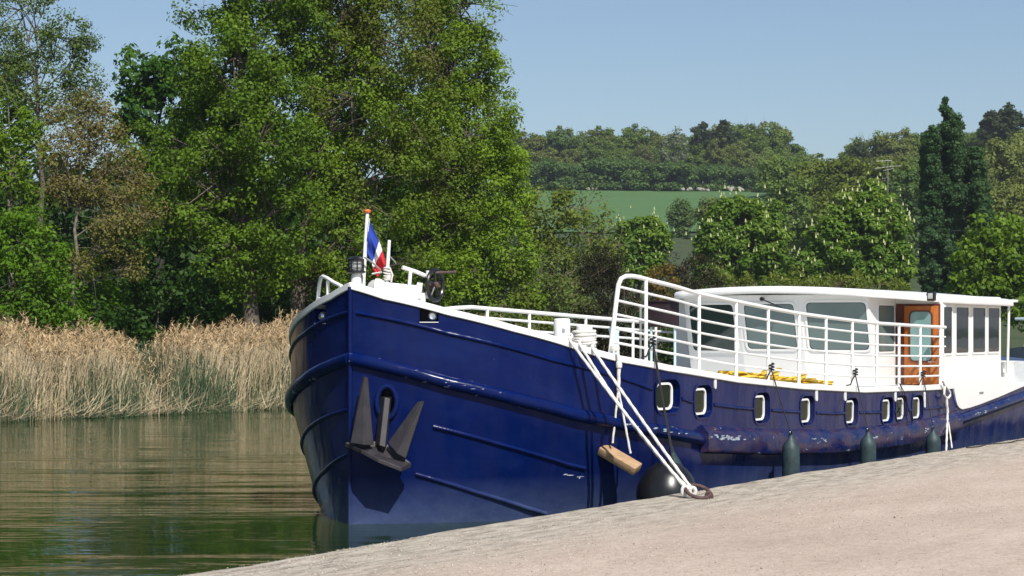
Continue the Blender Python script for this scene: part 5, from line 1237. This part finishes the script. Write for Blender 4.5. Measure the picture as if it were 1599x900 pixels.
def put(kind, px, Y, top_py=None, sx=1.):
    x, y, z = gbase(px, Y); o = pd[kind]; H = {"wood": 13, "woodb": 12, "woodd": 12, "slim": 15, "grey": 13, "bush": 5.5}[kind]
    s = sx
    if top_py is not None: s = max(.25, (CAM_H + (510 - top_py) / F_ * Y - z) / (H * .98))
    sc = (min(s, 1.25) * rng.uniform(.9, 1.15) * sx, min(s, 1.25) * rng.uniform(.9, 1.15) * sx, s)
    if first[kind]:
        first[kind] = False; o.location = (x, y, z); o.scale = sc; o.rotation_euler = (0, 0, rng.uniform(0, 6)); return o
    return copy_tree(o, (x, y, z), rng.uniform(0, 6.28), sc)
sky_x = [790, 830, 870, 930, 960, 1000, 1040, 1080, 1120, 1150, 1172, 1200, 1228, 1250, 1270, 1285, 1300, 1320, 1350, 1400, 1440, 1500, 1560, 1600, 1640]
sky_y = [200, 203, 200, 194, 200, 192, 198, 199, 192, 190, 178, 190, 192, 218, 232, 244, 240, 226, 205, 200, 190, 195, 195, 195, 195]
kinds = ["wood", "woodb", "slim", "woodd", "wood", "slim", "woodb", "wood", "grey"]
i = 0
for px in np.arange(800, 1290, 21):                # back row makes the skyline
    put(kinds[i % 9], px + rng.uniform(-5, 5), 408 + rng.uniform(-6, 14), np.interp(px, sky_x, sky_y) + rng.uniform(-7, 9)); i += 1
for px in np.arange(795, 1270, 30):                # middle row
    put(kinds[(i * 4 + 1) % 9], px + rng.uniform(-8, 8), 396 + rng.uniform(-3, 4), np.interp(px, sky_x, sky_y) + rng.uniform(16, 36)); i += 1
for px in np.arange(800, 1240, 33):                # edge of the wood
    put(kinds[(i * 2) % 8], px + rng.uniform(-9, 9), 388 + rng.uniform(-2, 2), np.interp(px, sky_x, sky_y) + rng.uniform(42, 66)); i += 1
for px in np.arange(790, 1230, 17): put("bush", px + rng.uniform(-7, 7), 384.5 + rng.uniform(-1.5, 1.5), None, rng.uniform(.8, 1.25))
for px in np.arange(1205, 1330, 22): put(kinds[(i * 5) % 8], px + rng.uniform(-6, 6), 330 + rng.uniform(-10, 10), max(np.interp(px, sky_x, sky_y) + rng.uniform(14, 30), 240)); i += 1
for px in np.arange(1322, 1660, 19): put(["slim", "wood", "grey", "slim", "woodb"][i % 5], px + rng.uniform(-5, 5), 345 + rng.uniform(-6, 8), np.interp(px, sky_x, sky_y) + rng.uniform(-4, 12)); i += 1
for px in np.arange(1680, 1900, 27): put(kinds[i % 8], px + rng.uniform(-6, 6), 320 + rng.uniform(-20, 20), 200 + rng.uniform(0, 30)); i += 1
for px in np.arange(1440, 1660, 26): put(kinds[i % 8], px + rng.uniform(-6, 6), 310 + rng.uniform(-8, 8), np.interp(px, sky_x, sky_y) + rng.uniform(24, 48)); i += 1
# singled-out skyline trees
def pine(px, Y, top_py, w, lab, seed):
    b0 = gbase(px, Y); h = CAM_H + (510 - top_py) / F_ * Y - b0[2]; lb = [(b0[0] + dx * w, b0[1], b0[2] + h * z, w * r, w * r, h * .07) for dx, z, r in ((-.1, .70, .36), (.12, .80, .42), (-.05, .89, .30), (.02, .95, .18))]
    tree("pine_tree", lab, "tree", b0, lb, LM['pine'], M['bark'], leaf=.6, per=45, rc=.8, dens=1.2, trunk_r=.22, seed=seed, group="dark pines on the skyline", up=.6)
pine(1574, 338, 167, 6.2, "tallest dark pine on the right skyline", 301); pine(1550, 338, 176, 5.4, "flat topped dark pine left of the tallest pine", 302); pine(1340, 338, 226, 3.6, "small dark pine at the left end of the right skyline", 303)
pine(1095, 400, 192, 5, "dark pine crown in the skyline above the field", 304); pine(1132, 400, 191, 5, "second dark pine crown beside the tall skyline tree", 305)
bt = at(1055, 232, 386); gb = gbase(1055, 386)
tree("blossom_tree", "white blossoming tree in the edge of the hilltop wood", "tree", gb, [(bt[0], bt[1], bt[2], 2.6, 2.6, 3.6), (bt[0] + 1, bt[1], bt[2] - 3, 2.4, 2.4, 3)], LM['blossom'], M['bark'], leaf=.45, per=30, rc=.9, dens=.8, trunk_r=.15, seed=310, tints=[.3, .1])
# stones dumped at the top of the field
for k, (px, w, h, lab) in enumerate(((1070, 1.6, .8, "pale stone heap at the top edge of the field, left of the other heaps"), (1100, 1.3, .9, "pale stone heap in the middle of the field's top edge"), (1147, 2.0, 1.1, "largest pale stone heap, at the right end of the field's top edge"), (925, 1.2, .6, "small pale stone heap at the left end of the field's top edge"))):
    x, y, z = gbase(px, 381); b = MB(); r = random.Random(k)
    for j in range(7): b.lathe([(.15, -.1), (.42 * r.uniform(.7, 1.2), .1), (.38, .35), (.12, .55)], (r.uniform(-w, w) * .8, r.uniform(-.4, .4), .15 + r.uniform(0, h * .4)), (r.uniform(-.5, .5), r.uniform(-.5, .5), 1), 7)
    o = b.build("stone_heap", M['stone'], None, smooth=False); o.location = (x, y, z + .1); tag(o, lab, "stone heap", "stone heaps on the field edge")
# television aerial on a mast between chestnut and poplar
x, y, z = gbase(1387, 127); an = empty("television_aerial", (x, y, z)); tag(an, "television aerial on a thin mast above the largest chestnut", "aerial")
s = 127 / F_; zz = lambda py: CAM_H + (510 - py) * s - z
b = MB(); b.tube([(0, 0, 0), (0, 0, zz(250))], .022, 8); b.build("mast", M['galv'], an)
b = MB(); b.tube([(-22 * s, -.3, zz(264)), (24 * s, .3, zz(258))], .020, 6); b.tube([(-8 * s, -.15, zz(267)), (10 * s, .15, zz(263))], .016, 6); b.tube([(-18 * s, 0, zz(252)), (6 * s, 0, zz(251))], .014, 6); b.build("aerial_boom", M['galv'], an)
b = MB()
for k in range(9):
    t = -22 + k * 5.5; b.tube([(t * s, -.35, zz(261.2 - t * .13) - .0), (t * s, .35, zz(261.2 - t * .13))], .012, 5)
b.build("aerial_element", M['galv'], an)

# ------------------------------------------------------------------ thin spring haze over the valley
def haze():
    m = bpy.data.materials.new("pale_haze"); m.use_nodes = True; N, L = m.node_tree.nodes, m.node_tree.links
    N.remove(N["Principled BSDF"]); v = N.new("ShaderNodeVolumePrincipled"); v.inputs["Color"].default_value = (.80, .88, 1, 1)
    v.inputs["Density"].default_value = HAZE; v.inputs["Anisotropy"].default_value = .2
    L.new(v.outputs[0], N["Material Output"].inputs["Volume"])
    b = MB(); b.box((0, 2400, 60), (5800, 5300, 150)); o = b.build("haze", m, smooth=False); tag(o, "thin pale haze hanging over the whole valley", "haze", kind="stuff")
HAZE = .00022
haze()
